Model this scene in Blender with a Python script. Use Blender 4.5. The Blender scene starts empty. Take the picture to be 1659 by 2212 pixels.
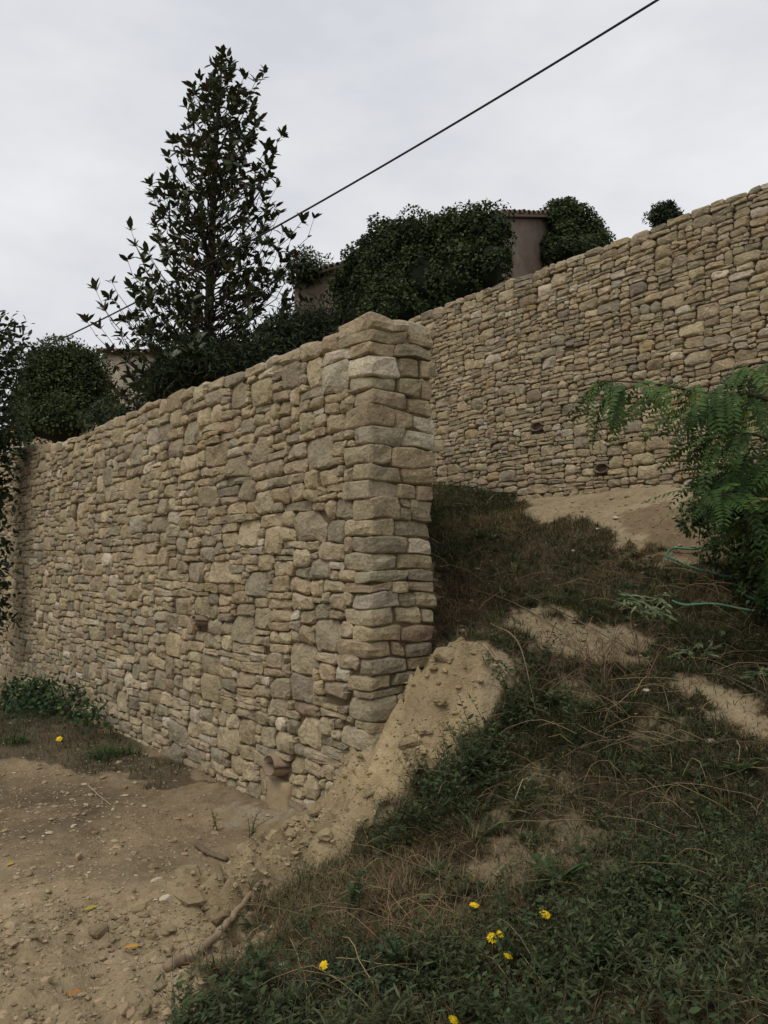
import bpy, math, random
import numpy as np
from mathutils import Vector

random.seed(7)
RNG = np.random.default_rng(11)
R = math.radians
scene = bpy.context.scene
COL = scene.collection

# ------------------------------------------------------------------ camera, sky, sun, exposure
FPX, CU, CV, HV = 1791.0, 829.5, 1106.0, 1220.0     # focal length, centre and horizon of a 1659 x 2212 picture
PITCH = math.atan((HV - CV) / FPX)
EYE = np.array([0.0, 0.0, 1.6])
cam_data = bpy.data.cameras.new('camera')
cam = bpy.data.objects.new('camera', cam_data)
COL.objects.link(cam)
cam.location = EYE
cam.rotation_euler = (R(90) + PITCH, 0, 0)
cam_data.sensor_fit = 'VERTICAL'
cam_data.sensor_height = 24.0
cam_data.lens = 24.0 * FPX / 2212.0
cam_data.clip_start = 0.05
cam_data.clip_end = 2000
scene.camera = cam

world = bpy.data.worlds.new('World')
scene.world = world
world.use_nodes = True
SUN_EL, SUN_AZ = 56.0, -138.0          # degrees; azimuth measured from +Y (the view) towards +X
wn, wl = world.node_tree.nodes, world.node_tree.links
bg = wn['Background']
bg.inputs['Strength'].default_value = 0.1
sky = wn.new('ShaderNodeTexSky')
sky.sky_type = 'NISHITA'
sky.sun_disc = False
sky.sun_elevation = R(SUN_EL)
sky.sun_rotation = R(SUN_AZ)
sky.air_density = 1.0
sky.dust_density = 3.0
tc = wn.new('ShaderNodeTexCoord')
mp = wn.new('ShaderNodeMapping')
mp.inputs['Scale'].default_value = (1.0, 1.0, 2.4)
nz = wn.new('ShaderNodeTexNoise')
nz.inputs['Scale'].default_value = 2.6
nz.inputs['Detail'].default_value = 5
nz.inputs['Roughness'].default_value = 0.55
rp = wn.new('ShaderNodeValToRGB')
rp.color_ramp.elements[0].position = 0.33
rp.color_ramp.elements[0].color = (6.35, 6.55, 6.95, 1)
rp.color_ramp.elements[1].position = 0.66
rp.color_ramp.elements[1].color = (8.35, 8.35, 8.45, 1)
mx = wn.new('ShaderNodeMixRGB')
mx.inputs['Fac'].default_value = 0.93
wl.new(tc.outputs['Generated'], mp.inputs['Vector'])
wl.new(mp.outputs['Vector'], nz.inputs['Vector'])
wl.new(nz.outputs['Fac'], rp.inputs['Fac'])
wl.new(sky.outputs['Color'], mx.inputs['Color1'])
wl.new(rp.outputs['Color'], mx.inputs['Color2'])
wl.new(mx.outputs['Color'], bg.inputs['Color'])

sun_data = bpy.data.lights.new('sun', 'SUN')
sun_data.energy = 1.4
sun_data.angle = R(25)
sun_data.color = (1.0, 0.95, 0.87)
sun = bpy.data.objects.new('sun', sun_data)
COL.objects.link(sun)
_d = Vector((math.sin(R(SUN_AZ)) * math.cos(R(SUN_EL)), math.cos(R(SUN_AZ)) * math.cos(R(SUN_EL)), math.sin(R(SUN_EL))))
sun.rotation_euler = _d.to_track_quat('Z', 'Y').to_euler()
sun.location = (-20, 10, 30)

vs = scene.view_settings
vs.view_transform = 'Standard'
vs.look = 'None'
vs.exposure = 0.1
vs.gamma = 1.0
vs.use_curve_mapping = False

# ------------------------------------------------------------------ numeric helpers
_cp, _sp = math.cos(PITCH), math.sin(PITCH)

def ray(u, v):
    x, y = (u - CU) / FPX, (CV - v) / FPX
    return np.array([x, _cp - y * _sp, _sp + y * _cp])

def at(u, v, D):
    """the point seen in the picture at (u, v), D metres ahead of the camera"""
    d = ray(u, v)
    return EYE + d * (D / d[1])

def project(p):
    q = np.asarray(p) - EYE
    f = q[..., 1] * _cp + q[..., 2] * _sp
    up = -q[..., 1] * _sp + q[..., 2] * _cp
    return CU + FPX * q[..., 0] / f, CV - FPX * up / f, f

_perm = np.random.default_rng(3).permutation(4096)
_val = np.random.default_rng(4).random(4096) * 2 - 1

def _h(i, j, k):
    return _val[_perm[(_perm[(_perm[i & 4095] + j) & 4095] + k) & 4095]]

def noise3(p):
    p = np.asarray(p, float)
    f = np.floor(p)
    i = f.astype(np.int64)
    t = p - f
    t = t * t * (3 - 2 * t)
    x, y, z = i[..., 0], i[..., 1], i[..., 2]
    a, b, c = t[..., 0], t[..., 1], t[..., 2]
    def lerp(u, v, w): return u + (v - u) * w
    return lerp(lerp(lerp(_h(x, y, z), _h(x + 1, y, z), a), lerp(_h(x, y + 1, z), _h(x + 1, y + 1, z), a), b),
                lerp(lerp(_h(x, y, z + 1), _h(x + 1, y, z + 1), a), lerp(_h(x, y + 1, z + 1), _h(x + 1, y + 1, z + 1), a), b), c)

def fbm(p, octs=4, gain=0.5):
    p = np.asarray(p, float)
    s, a = 0, 1.0
    for o in range(octs):
        s = s + a * noise3(p + 17.3 * o)
        p = p * 2.03
        a *= gain
    return s

def noise2(x, y, f=1.0, octs=3, seed=0.0, gain=0.5):
    return fbm(np.stack([x * f + seed, y * f - seed, np.full(np.shape(x), seed * 1.7)], -1), octs, gain)

def sstep(a, b, x):
    t = np.clip((x - a) / (b - a), 0, 1)
    return t * t * (3 - 2 * t)

def unit(v):
    v = np.asarray(v, float)
    return v / np.maximum(np.linalg.norm(v, axis=-1, keepdims=True), 1e-9)

def in_poly(x, y, poly):
    inside = np.zeros(np.shape(x), bool)
    n = len(poly)
    for a in range(n):
        x1, y1 = poly[a]
        x2, y2 = poly[(a + 1) % n]
        c = ((y1 > y) != (y2 > y)) & (x < (x2 - x1) * (y - y1) / (y2 - y1 + 1e-12) + x1)
        inside ^= c
    return inside

# ------------------------------------------------------------------ mesh helpers
class Acc:
    """collects vertices, tris/quads and a colour for each vertex"""
    def __init__(self):
        self.V, self.T, self.Q, self.C, self.n = [], [], [], [], 0
    def add(self, V, T=None, Q=None, col=(1, 1, 1)):
        V = np.asarray(V, float).reshape(-1, 3)
        if T is not None and len(T): self.T.append(np.asarray(T, np.int64).reshape(-1, 3) + self.n)
        if Q is not None and len(Q): self.Q.append(np.asarray(Q, np.int64).reshape(-1, 4) + self.n)
        self.V.append(V)
        c = np.asarray(col, float)
        self.C.append(np.broadcast_to(c, (len(V), 3)) if c.ndim == 1 else c)
        self.n += len(V)
        return self
    def arrays(self):
        V = np.concatenate(self.V) if self.V else np.zeros((0, 3))
        T = np.concatenate(self.T) if self.T else np.zeros((0, 3), np.int64)
        Q = np.concatenate(self.Q) if self.Q else np.zeros((0, 4), np.int64)
        C = np.concatenate(self.C) if self.C else np.zeros((0, 3))
        return V, T, Q, C
    def build(self, name, material, parent=None, smooth=True):
        V, T, Q, C = self.arrays()
        me = bpy.data.meshes.new(name)
        me.vertices.add(len(V))
        me.vertices.foreach_set('co', V.astype(np.float32).ravel())
        nl = len(T) * 3 + len(Q) * 4
        me.loops.add(nl)
        me.loops.foreach_set('vertex_index', np.concatenate([T.ravel(), Q.ravel()]).astype(np.int32))
        me.polygons.add(len(T) + len(Q))
        tot = np.concatenate([np.full(len(T), 3), np.full(len(Q), 4)]).astype(np.int32)
        me.polygons.foreach_set('loop_start', np.concatenate([[0], np.cumsum(tot)[:-1]]).astype(np.int32))
        me.polygons.foreach_set('use_smooth', np.full(len(tot), smooth))
        me.update(calc_edges=True)
        at_ = me.color_attributes.new('Col', 'FLOAT_COLOR', 'POINT')
        at_.data.foreach_set('color', np.concatenate([C, np.ones((len(C), 1))], 1).astype(np.float32).ravel())
        me.materials.append(material)
        o = bpy.data.objects.new(name, me)
        COL.objects.link(o)
        if parent is not None: o.parent = parent
        return o

def tag(o, label=None, cat=None, group=None, kind=None):
    if label: o['label'] = label
    if cat: o['category'] = cat
    if group: o['group'] = group
    if kind: o['kind'] = kind
    return o

def empty(name, loc=(0, 0, 0), rz=0.0, label=None, cat=None, group=None):
    o = bpy.data.objects.new(name, None)
    o.empty_display_size = 0.1
    COL.objects.link(o)
    o.location = loc
    o.rotation_euler = (0, 0, rz)
    return tag(o, label, cat, group)

def tube(pts, rad, sides=6, cap=True):
    """tube along a polyline; returns V, T, Q"""
    pts = np.asarray(pts, float)
    n = len(pts)
    rad = np.broadcast_to(np.asarray(rad, float), (n,))
    tan = unit(np.gradient(pts, axis=0))
    ref = np.array([0, 0, 1.0]) if abs(tan[0][2]) < 0.9 else np.array([1.0, 0, 0])
    a = unit(np.cross(tan, ref)); b = np.cross(tan, a)
    th = np.linspace(0, 2 * math.pi, sides, endpoint=False)
    V = pts[:, None] + rad[:, None, None] * (np.cos(th)[None, :, None] * a[:, None] + np.sin(th)[None, :, None] * b[:, None])
    V = V.reshape(-1, 3)
    i = np.arange(n - 1)[:, None] * sides; j = np.arange(sides)[None]; k = (j + 1) % sides
    Q = np.stack([i + j, i + k, i + sides + k, i + sides + j], -1).reshape(-1, 4)
    T = []
    if cap:
        V = np.concatenate([V, pts[:1], pts[-1:]])
        m = n * sides
        for s in range(sides):
            T.append((m, (s + 1) % sides, s)); T.append((m + 1, (n - 1) * sides + s, (n - 1) * sides + (s + 1) % sides))
    return V, np.array(T, np.int64).reshape(-1, 3), Q

def bez(p0, p1, p2, n=8):
    t = np.linspace(0, 1, n)[:, None]
    return (1 - t) ** 2 * np.asarray(p0) + 2 * t * (1 - t) * np.asarray(p1) + t * t * np.asarray(p2)

def smooth_path(pts, n=40):
    """Catmull-Rom through the points"""
    P = np.asarray(pts, float)
    P = np.concatenate([[2 * P[0] - P[1]], P, [2 * P[-1] - P[-2]]])
    out = []
    for i in range(1, len(P) - 2):
        t = np.linspace(0, 1, max(2, n // (len(P) - 3)), endpoint=False)[:, None]
        a, b, c, d = P[i - 1], P[i], P[i + 1], P[i + 2]
        out.append(0.5 * (2 * b + (c - a) * t + (2 * a - 5 * b + 4 * c - d) * t ** 2 + (3 * b - a - 3 * c + d) * t ** 3))
    return np.concatenate(out + [P[-2][None]])

# leaf templates: (along, across, lift) and faces
LEAF8 = (np.array([(0, 0, 0), (.28, -.42, .02), (.28, 0, -.05), (.28, .42, .02), (.66, -.40, -.02), (.66, 0, -.08), (.66, .40, -.02), (1, 0, -.13)], float),
         np.array([(0, 2, 1), (0, 3, 2), (4, 5, 7), (5, 6, 7)]), np.array([(1, 2, 5, 4), (2, 3, 6, 5)]))
LEAF4 = (np.array([(0, 0, 0), (.45, -.5, .05), (1, 0, -.10), (.45, .5, .05)], float), np.array([(0, 2, 1), (0, 3, 2)]), np.zeros((0, 4), int))
LEAF6 = (np.array([(0, 0, 0), (.35, -.5, .03), (.35, .5, .03), (.75, -.36, -.03), (.75, .36, -.03), (1, 0, -.1)], float),
         np.array([(0, 2, 1), (3, 4, 5)]), np.array([(1, 2, 4, 3)]))
IVY = (np.array([(0, 0, 0), (.1, -.5, .02), (.45, -.42, 0), (1, 0, -.08), (.45, .42, 0), (.1, .5, .02)], float),
       np.array([(0, 2, 1), (0, 5, 4), (0, 3, 2), (0, 4, 3)]), np.zeros((0, 4), int))

def leaf_arrays(P, A, N, L, W, tmpl):
    tv, tt, tq = tmpl
    A = unit(A); S = unit(np.cross(A, N)); N = np.cross(S, A)
    L = np.broadcast_to(L, (len(P),)); W = np.broadcast_to(W, (len(P),))
    V = (P[:, None] + A[:, None] * (tv[None, :, :1] * L[:, None, None]) + S[:, None] * (tv[None, :, 1:2] * W[:, None, None])
         + N[:, None] * (tv[None, :, 2:] * L[:, None, None]))
    k = len(tv)
    off = (np.arange(len(P)) * k)[:, None, None]
    T = (tt[None] + off).reshape(-1, 3) if len(tt) else np.zeros((0, 3), int)
    Q = (tq[None] + off).reshape(-1, 4) if len(tq) else np.zeros((0, 4), int)
    return V.reshape(-1, 3), T, Q, k

def add_leaves(acc, P, A, N, L, W, tmpl, col):
    V, T, Q, k = leaf_arrays(P, A, N, L, W, tmpl)
    col = np.asarray(col, float)
    if col.ndim == 1: col = np.broadcast_to(col, (len(P), 3))
    acc.add(V, T, Q, np.repeat(col, k, 0))

def vary(col, n, amt=0.25, hue=0.08):
    c = np.asarray(col, float)[None] * (1 + amt * (RNG.random((n, 1)) * 2 - 1)) * (1 + hue * (RNG.random((n, 3)) * 2 - 1))
    return np.clip(c, 0, 1)

def rand_dir(n):
    return unit(RNG.normal(size=(n, 3)))

# ico lump template
def ico():
    t = (1 + 5 ** .5) / 2
    v = unit(np.array([(-1, t, 0), (1, t, 0), (-1, -t, 0), (1, -t, 0), (0, -1, t), (0, 1, t), (0, -1, -t), (0, 1, -t), (t, 0, -1), (t, 0, 1), (-t, 0, -1), (-t, 0, 1)], float))
    f = np.array([(0, 11, 5), (0, 5, 1), (0, 1, 7), (0, 7, 10), (0, 10, 11), (1, 5, 9), (5, 11, 4), (11, 10, 2), (10, 7, 6), (7, 1, 8), (3, 9, 4), (3, 4, 2), (3, 2, 6), (3, 6, 8), (3, 8, 9), (4, 9, 5), (2, 4, 11), (6, 2, 10), (8, 6, 7), (9, 8, 1)])
    return v, f
ICO_V, ICO_F = ico()
def ico_sub(v, f):
    v = list(map(tuple, v)); cache = {}; out = []
    def mid(a, b):
        k = (min(a, b), max(a, b))
        if k not in cache:
            cache[k] = len(v); v.append(tuple(unit((np.array(v[a]) + np.array(v[b])) / 2)))
        return cache[k]
    for a, b, c in f:
        ab, bc, ca = mid(a, b), mid(b, c), mid(c, a)
        out += [(a, ab, ca), (ab, b, bc), (ca, bc, c), (ab, bc, ca)]
    return np.array(v), np.array(out)
ICO2_V, ICO2_F = ico_sub(ICO_V, ICO_F)
ICO3_V, ICO3_F = ico_sub(ICO2_V, ICO2_F)

def lumps(acc, P, S, col, sub=0, rough=0.28, flat=0.7):
    """P centres, S sizes: irregular little rocks"""
    tv, tf = (ICO_V, ICO_F) if sub == 0 else (ICO2_V, ICO2_F)
    n = len(P)
    sc = S[:, None] * np.stack([1 + .5 * RNG.random(n), .7 + .5 * RNG.random(n), flat * (.6 + .5 * RNG.random(n))], 1)
    ang = RNG.random(n) * 6.283
    V = tv[None] * (1 + rough * (RNG.random((n, len(tv), 1)) * 2 - 1)) * sc[:, None]
    c, s = np.cos(ang)[:, None], np.sin(ang)[:, None]
    V = np.stack([V[..., 0] * c - V[..., 1] * s, V[..., 0] * s + V[..., 1] * c, V[..., 2]], -1) + P[:, None]
    F = (tf[None] + (np.arange(n) * len(tv))[:, None, None]).reshape(-1, 3)
    acc.add(V.reshape(-1, 3), F, None, np.repeat(np.broadcast_to(col, (n, 3)), len(tv), 0))

# ------------------------------------------------------------------ materials
def mat(name, rough=0.8, spec=0.3, bump=None, mottle=None, transl=0.0, fixed=None, sat=1.0):
    """procedural material: vertex colour or a fixed colour, mottled by noise, with bump layers (scale, strength, distance)"""
    m = bpy.data.materials.new(name)
    m.use_nodes = True
    n, l = m.node_tree.nodes, m.node_tree.links
    b = n['Principled BSDF']
    b.inputs['Roughness'].default_value = rough
    b.inputs['Specular IOR Level'].default_value = spec
    if fixed is None:
        a = n.new('ShaderNodeVertexColor'); a.layer_name = 'Col'
        col = a.outputs['Color']
    else:
        a = n.new('ShaderNodeRGB'); a.outputs[0].default_value = (*fixed, 1)
        col = a.outputs[0]
    tcn = n.new('ShaderNodeTexCoord')
    for (sc, dark, lo, hi, tint) in (mottle or []):
        z = n.new('ShaderNodeTexNoise')
        z.inputs['Scale'].default_value = sc
        z.inputs['Detail'].default_value = 6
        z.inputs['Roughness'].default_value = 0.62
        l.new(tcn.outputs['Object'], z.inputs['Vector'])
        r = n.new('ShaderNodeMapRange')
        r.inputs['From Min'].default_value = lo
        r.inputs['From Max'].default_value = hi
        r.inputs['To Min'].default_value = 0.0
        r.inputs['To Max'].default_value = dark
        l.new(z.outputs['Fac'], r.inputs['Value'])
        x = n.new('ShaderNodeMixRGB')
        x.blend_type = 'MULTIPLY' if max(tint) > 0.9 or True else 'MIX'
        x.inputs['Color2'].default_value = (*tint, 1)
        l.new(r.outputs['Result'], x.inputs['Fac'])
        l.new(col, x.inputs['Color1'])
        col = x.outputs['Color']
    l.new(col, b.inputs['Base Color'])
    prev = None
    for (kind, sc, st, dist) in (bump or []):
        if kind == 'noise':
            z = n.new('ShaderNodeTexNoise'); z.inputs['Detail'].default_value = 7; z.inputs['Roughness'].default_value = 0.65
            out = z.outputs['Fac']
        else:
            z = n.new('ShaderNodeTexVoronoi'); out = z.outputs['Distance']
        z.inputs['Scale'].default_value = sc
        l.new(tcn.outputs['Object'], z.inputs['Vector'])
        q = n.new('ShaderNodeBump')
        q.inputs['Strength'].default_value = st
        q.inputs['Distance'].default_value = dist
        l.new(out, q.inputs['Height'])
        if prev: l.new(prev, q.inputs['Normal'])
        prev = q.outputs['Normal']
    if prev: l.new(prev, b.inputs['Normal'])
    if transl > 0:
        t = n.new('ShaderNodeBsdfTranslucent')
        l.new(col, t.inputs['Color'])
        ms = n.new('ShaderNodeMixShader')
        ms.inputs['Fac'].default_value = transl
        l.new(b.outputs['BSDF'], ms.inputs[1]); l.new(t.outputs['BSDF'], ms.inputs[2])
        l.new(ms.outputs['Shader'], n['Material Output'].inputs['Surface'])
    return m

M_STONE = mat('limestone', 0.92, 0.2, bump=[('noise', 12, 0.9, 0.03), ('noise', 40, 0.9, 0.014), ('voronoi', 48, 0.5, 0.008)],
              mottle=[(4.5, 0.7, .45, .68, (.72, .72, .72)), (13, 0.8, .50, .66, (.62, .59, .55)), (18, 0.8, .42, .30, (1.4, 1.36, 1.28)), (60, 0.45, .50, .68, (.6, .58, .55))])
M_MORTAR = mat('earth_mortar', 0.95, 0.1, fixed=(.145, .108, .066), bump=[('noise', 30, 0.8, 0.02)], mottle=[(8, .6, .4, .7, (.6, .6, .6))])
M_SOIL = mat('soil', 0.95, 0.15, bump=[('noise', 14, 0.6, 0.03), ('noise', 55, 0.8, 0.014), ('voronoi', 110, 0.4, 0.006)],
             mottle=[(2.2, .6, .42, .7, (.68, .66, .62)), (11, .7, .45, .72, (.62, .58, .54)), (45, .55, .48, .72, (.6, .58, .55)), (30, .7, .34, .22, (1.5, 1.5, 1.5))])
M_LUMP = mat('loose_earth', 0.95, 0.15, bump=[('noise', 60, 0.7, 0.01)], mottle=[(40, .6, .45, .7, (.65, .62, .58))])
M_LEAF = mat('leaf', 0.68, 0.18, transl=0.25)
M_GLOSSLEAF = mat('glossy_leaf', 0.42, 0.3, transl=0.08)
M_DRY = mat('dry_stem', 0.85, 0.15)
M_BARK = mat('bark', 0.9, 0.15, bump=[('noise', 30, 0.7, 0.02)], mottle=[(14, .6, .4, .7, (.6, .6, .6))])
M_PLASTER = mat('old_plaster', 0.92, 0.15, bump=[('noise', 3, 0.4, 0.08), ('noise', 20, 0.5, 0.02)],
                mottle=[(0.9, .8, .42, .66, (.62, .60, .58)), (4, .6, .45, .7, (.65, .6, .55)), (1.6, .7, .40, .28, (1.35, 1.3, 1.2))])
M_CLAY = mat('terracotta', 0.88, 0.2, bump=[('noise', 45, 0.6, 0.006)], mottle=[(12, .6, .42, .7, (.65, .62, .6))])
M_RUBBER = mat('cable_sheath', 0.7, 0.3, fixed=(.02, .02, .02), bump=[('noise', 40, 0.3, 0.004)])
M_HOSE = mat('hose_plastic', 0.45, 0.4, mottle=[(18, .5, .45, .7, (.6, .6, .55))])
M_PETAL = mat('petal', 0.6, 0.2, transl=0.15)

# ------------------------------------------------------------------ layout of the place
# both walls run in the same direction; in their own frame x points towards the camera's right, y into the wall
WRZ = math.atan2(-.8, .6)
XA, YA = np.array([.6, -.8, 0]), np.array([.8, .6, 0])
CORNER = np.array([-.08, 4.65, 0])              # foot of the front wall's corner
BACK0 = np.array([.56, 10.0, 0])                # a point of the back wall's face
ENDW = 0.47                                     # thickness of the front wall at its end

def to_local(p, o=CORNER):
    q = np.asarray(p) - o
    return q[..., 0] * .6 - q[..., 1] * .8, q[..., 0] * .8 + q[..., 1] * .6

def to_world(x, y, z, o=CORNER):
    x, y, z = np.broadcast_arrays(np.asarray(x, float), y, z)
    return np.stack([o[0] + x * .6 + y * .8, o[1] - x * .8 + y * .6, o[2] + z], -1)

# ------------------------------------------------------------------ ground heights, from points seen in the photograph
RIGHT = [  # u, v, depth
    (1000, 2212, 2.75), (1330, 2212, 2.6), (1659, 2212, 2.45), (1950, 2212, 2.4),
    (1000, 1950, 3.3), (1300, 1950, 3.15), (1659, 1950, 3.0), (1950, 1950, 2.9), (780, 2000, 3.35), (700, 2120, 3.05),
    (1000, 1750, 3.9), (1300, 1750, 3.75), (1659, 1750, 3.55), (2000, 1740, 3.4), (860, 1820, 3.85), (900, 1720, 4.1),
    (1130, 1560, 4.3), (1300, 1560, 4.25), (1659, 1540, 4.15), (2000, 1530, 4.0), (1000, 1600, 4.35),
    (1060, 1402, 4.62), (985, 1418, 4.66), (1180, 1450, 4.65), (945, 1470, 4.62),
    (1000, 1325, 5.55), (1150, 1350, 5.3), (1300, 1385, 5.15), (1659, 1455, 4.7), (2050, 1480, 4.4),
    (950, 1205, 7.0), (1120, 1225, 6.6), (1300, 1255, 6.15), (1480, 1290, 5.75), (1659, 1335, 5.35), (2050, 1380, 4.9),
    (960, 1120, 8.1), (1130, 1130, 7.6), (1300, 1150, 7.1), (1480, 1170, 6.6), (1659, 1190, 6.1), (2050, 1230, 5.4),
    (938, 1050, 9.5), (1130, 1076, 8.75), (1300, 1062, 8.0), (1450, 1042, 7.4), (1659, 1025, 6.7), (2000, 990, 5.8),
    (935, 1425, 4.98), (940, 1310, 5.7)]
YARD = [(640, 1748, 5.30), (520, 1700, 5.95), (400, 1630, 6.7), (140, 1512, 9.4), (20, 1490, 11.0), (-120, 1500, 11.0), (0, 1600, 7.6),
        (300, 1750, 5.45), (100, 1750, 5.5), (-150, 1750, 5.5), (500, 1850, 4.55), (300, 1900, 4.22), (0, 1900, 4.22), (-200, 1900, 4.2),
        (250, 2050, 3.45), (0, 2050, 3.45), (-250, 2050, 3.45), (380, 2140, 3.1), (100, 2212, 2.89), (400, 2212, 2.89), (650, 2212, 2.86),
        (410, 1985, 3.72), (560, 1890, 4.12), (620, 1930, 3.85),
        (700, 1775, 4.62), (790, 1690, 4.52), (760, 1850, 4.05), (830, 1640, 4.52), (880, 1585, 4.58), (640, 1850, 4.3), (930, 1660, 4.25), (850, 1740, 4.25)]
CTRL = np.array([at(*p) for p in RIGHT + YARD])
_wallfoot = [(-.02, -.03, .56), (-.2, -.03, .42), (-.4, -.03, .24), (-.62, -.03, .09), (.03, .2, .80), (.03, .45, 1.0), (-3, -3.5, 0.0), (4, -6, 0.0), (9, -5, .1), (12, 0, .4), (-9, -4, 0), (-14, -6, 0), (12, 5, 1.2)]
CTRL = np.concatenate([CTRL, [to_world(*w) for w in _wallfoot]])
RAMP = np.concatenate([[at(*p) for p in RIGHT[30:]], [to_world(x, y, z) for x, y, z in
        [(-.5, .6, 1.3), (-1.5, .8, 1.75), (-3, 1, 2.1), (-6, 1, 2.3), (-11, 1, 2.4), (-1, 2, 1.9), (-3, 3, 2.3), (-8, 3, 2.45), (-1, 4, 2.45), (-4, 4.2, 2.5), (-10, 4, 2.6), (-16, 4, 2.7), (-16, 1, 2.5)]]])

class RBF:
    def __init__(self, pts, c=0.12):
        self.p, self.c = pts[:, :2], c
        self.m = pts[:, 2].mean()
        K = np.sqrt(((self.p[:, None] - self.p[None]) ** 2).sum(-1) + c * c)
        self.w = np.linalg.solve(K - np.eye(len(K)) * 0.03, pts[:, 2] - self.m)
        self.lo, self.hi = pts[:, 2].min() - .05, pts[:, 2].max() + .05
    def __call__(self, x, y):
        x, y = np.asarray(x, float), np.asarray(y, float)
        sh = x.shape
        q = np.stack([x.ravel(), y.ravel()], 1)
        out = np.empty(len(q))
        for a in range(0, len(q), 20000):
            k = np.sqrt(((q[a:a + 20000, None] - self.p[None]) ** 2).sum(-1) + self.c ** 2)
            out[a:a + 20000] = k @ self.w
        return np.clip(out + self.m, self.lo, self.hi).reshape(sh)
Z_FRONT, Z_RAMP = RBF(CTRL), RBF(RAMP)

def base_z(x, y):
    lx, ly = to_local(np.stack([x, y, np.zeros_like(x)], -1))
    zf, zr = Z_FRONT(x, y), Z_RAMP(x, y)
    behind = (ly > .24) & (lx < -.06)
    z = np.where(behind, zr, zf)
    # the yard stays low in front of the wall
    yard = (ly <= .24) & (lx < -.05)
    z = np.where(yard, np.minimum(z, .62 * sstep(-1.0, 0.0, lx + np.clip(-ly - .1, 0, 2) * .25) + .03), z)
    return z

def hit(u, v):
    """where the picture point (u, v) meets the ground"""
    d = ray(u, v)
    t = np.linspace(1.5, 16, 700)
    p = EYE + d[None] * t[:, None]
    g = base_z(p[:, 0], p[:, 1])
    b = np.nonzero(p[:, 2] < g)[0]
    return p[b[0]] if len(b) else p[-1]

def region(pix):
    return np.array([hit(u, v)[:2] for u, v in pix])

GRASS_POLY = region([(915, 1040), (1060, 1048), (1125, 1090), (1180, 1150), (1260, 1128), (1340, 1168), (1440, 1215), (1660, 1245), (1990, 1260), (2100, 1600), (2100, 2212),
                     (1700, 2330), (900, 2330), (430, 2330), (445, 2190), (480, 2080), (525, 1995), (615, 1905), (715, 1885), (850, 1825), (885, 1775), (935, 1705), (1000, 1645), (1070, 1560), (1100, 1450), (1090, 1400), (1040, 1385), (985, 1392), (890, 1410), (890, 1042)])
BARE = [region(p) for p in (
    [(1085, 1330), (1180, 1332), (1400, 1368), (1465, 1412), (1440, 1450), (1300, 1440), (1160, 1395)],
    [(1450, 1470), (1560, 1482), (1700, 1522), (1900, 1560), (1900, 1620), (1650, 1570), (1530, 1535)],
    [(1000, 1830), (1100, 1780), (1230, 1770), (1330, 1850), (1300, 1900), (1150, 1880), (1040, 1880)],
    [(1590, 1970), (1700, 1960), (1700, 2050), (1600, 2040)],
    [(1130, 1660), (1200, 1640), (1260, 1700), (1210, 1760), (1150, 1730)], [(1380, 1560), (1470, 1560), (1500, 1610), (1400, 1610)], [(1180, 1440), (1290, 1450), (1300, 1490), (1200, 1490)])]
WALL_END = region([(880, 1290), (1060, 1300), (1085, 1395), (985, 1395), (880, 1415)])
YARD_GRASS = region([(-200, 1500), (150, 1510), (300, 1590), (420, 1660), (480, 1720), (300, 1690), (120, 1640), (-200, 1650)])

def grass_mask(x, y):
    jx = noise2(x, y, 2.6, 3, 5.1) * .16 + noise2(x, y, 14, 2, 15.1) * .10
    jy = noise2(x, y, 2.6, 3, 9.4) * .16 + noise2(x, y, 14, 2, 19.4) * .10
    g = in_poly(x + jx, y + jy, GRASS_POLY).astype(float)
    for b, k in zip(BARE, (.05, .06, .25, .25, .4, .4, .3)):
        g *= np.where(in_poly(x + jx * 1.2, y + jy * 1.2, b), k, 1)
    return g

# -- the ground sheet
def axis(spans):
    out = [np.arange(a, b, s) for a, b, s in spans]
    return np.concatenate(out)
gx = np.concatenate([-np.geomspace(220, 12.5, 14), axis([(-12, -2.6, .09), (-2.6, 4.4, .026), (4.4, 8, .09)]), np.geomspace(8, 220, 16)])
gy = np.concatenate([-np.geomspace(220, 6.5, 14), axis([(-6, -3.2, .09), (-3.2, .20, .026)]), [.20, .238, .242, .28], axis([(.30, 2.4, .03), (2.4, 5.4, .06)]), np.geomspace(5.45, 6.2, 4)])
LX, LY = np.meshgrid(gx, gy, indexing='ij')
GP = to_world(LX, LY, 0)
gz = base_z(GP[..., 0], GP[..., 1])
near = np.exp(-(np.maximum(np.hypot(GP[..., 0], GP[..., 1]) - 6, 0) / 5) ** 2)
gm = grass_mask(GP[..., 0], GP[..., 1])
wx, wy = GP[..., 0], GP[..., 1]
mound = in_poly(wx + noise2(wx, wy, 3, 2, 3.) * .1, wy + noise2(wx, wy, 3, 2, 8.) * .1, region([(640, 1775), (730, 1690), (835, 1615), (850, 1560), (925, 1435), (985, 1410), (1060, 1400), (1080, 1460), (1040, 1560), (965, 1650), (905, 1700), (860, 1790), (830, 1830), (700, 1880), (615, 1920), (520, 2010), (380, 2000), (500, 1870)])).astype(float)
clod = in_poly(wx + noise2(wx, wy, 4, 2, 33.) * .15, wy + noise2(wx, wy, 4, 2, 38.) * .15, region([(330, 1960), (420, 1900), (560, 1880), (520, 2010), (480, 2090), (430, 2260), (-100, 2260), (-100, 2080), (120, 1960)])).astype(float)
rough = .014 + .030 * mound + .026 * clod + .020 * gm
bumps = noise2(wx, wy, 5.5, 4, 1.0) * rough * 1.0 + np.abs(noise2(wx, wy, 16, 3, 2.0)) * rough * .9
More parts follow.
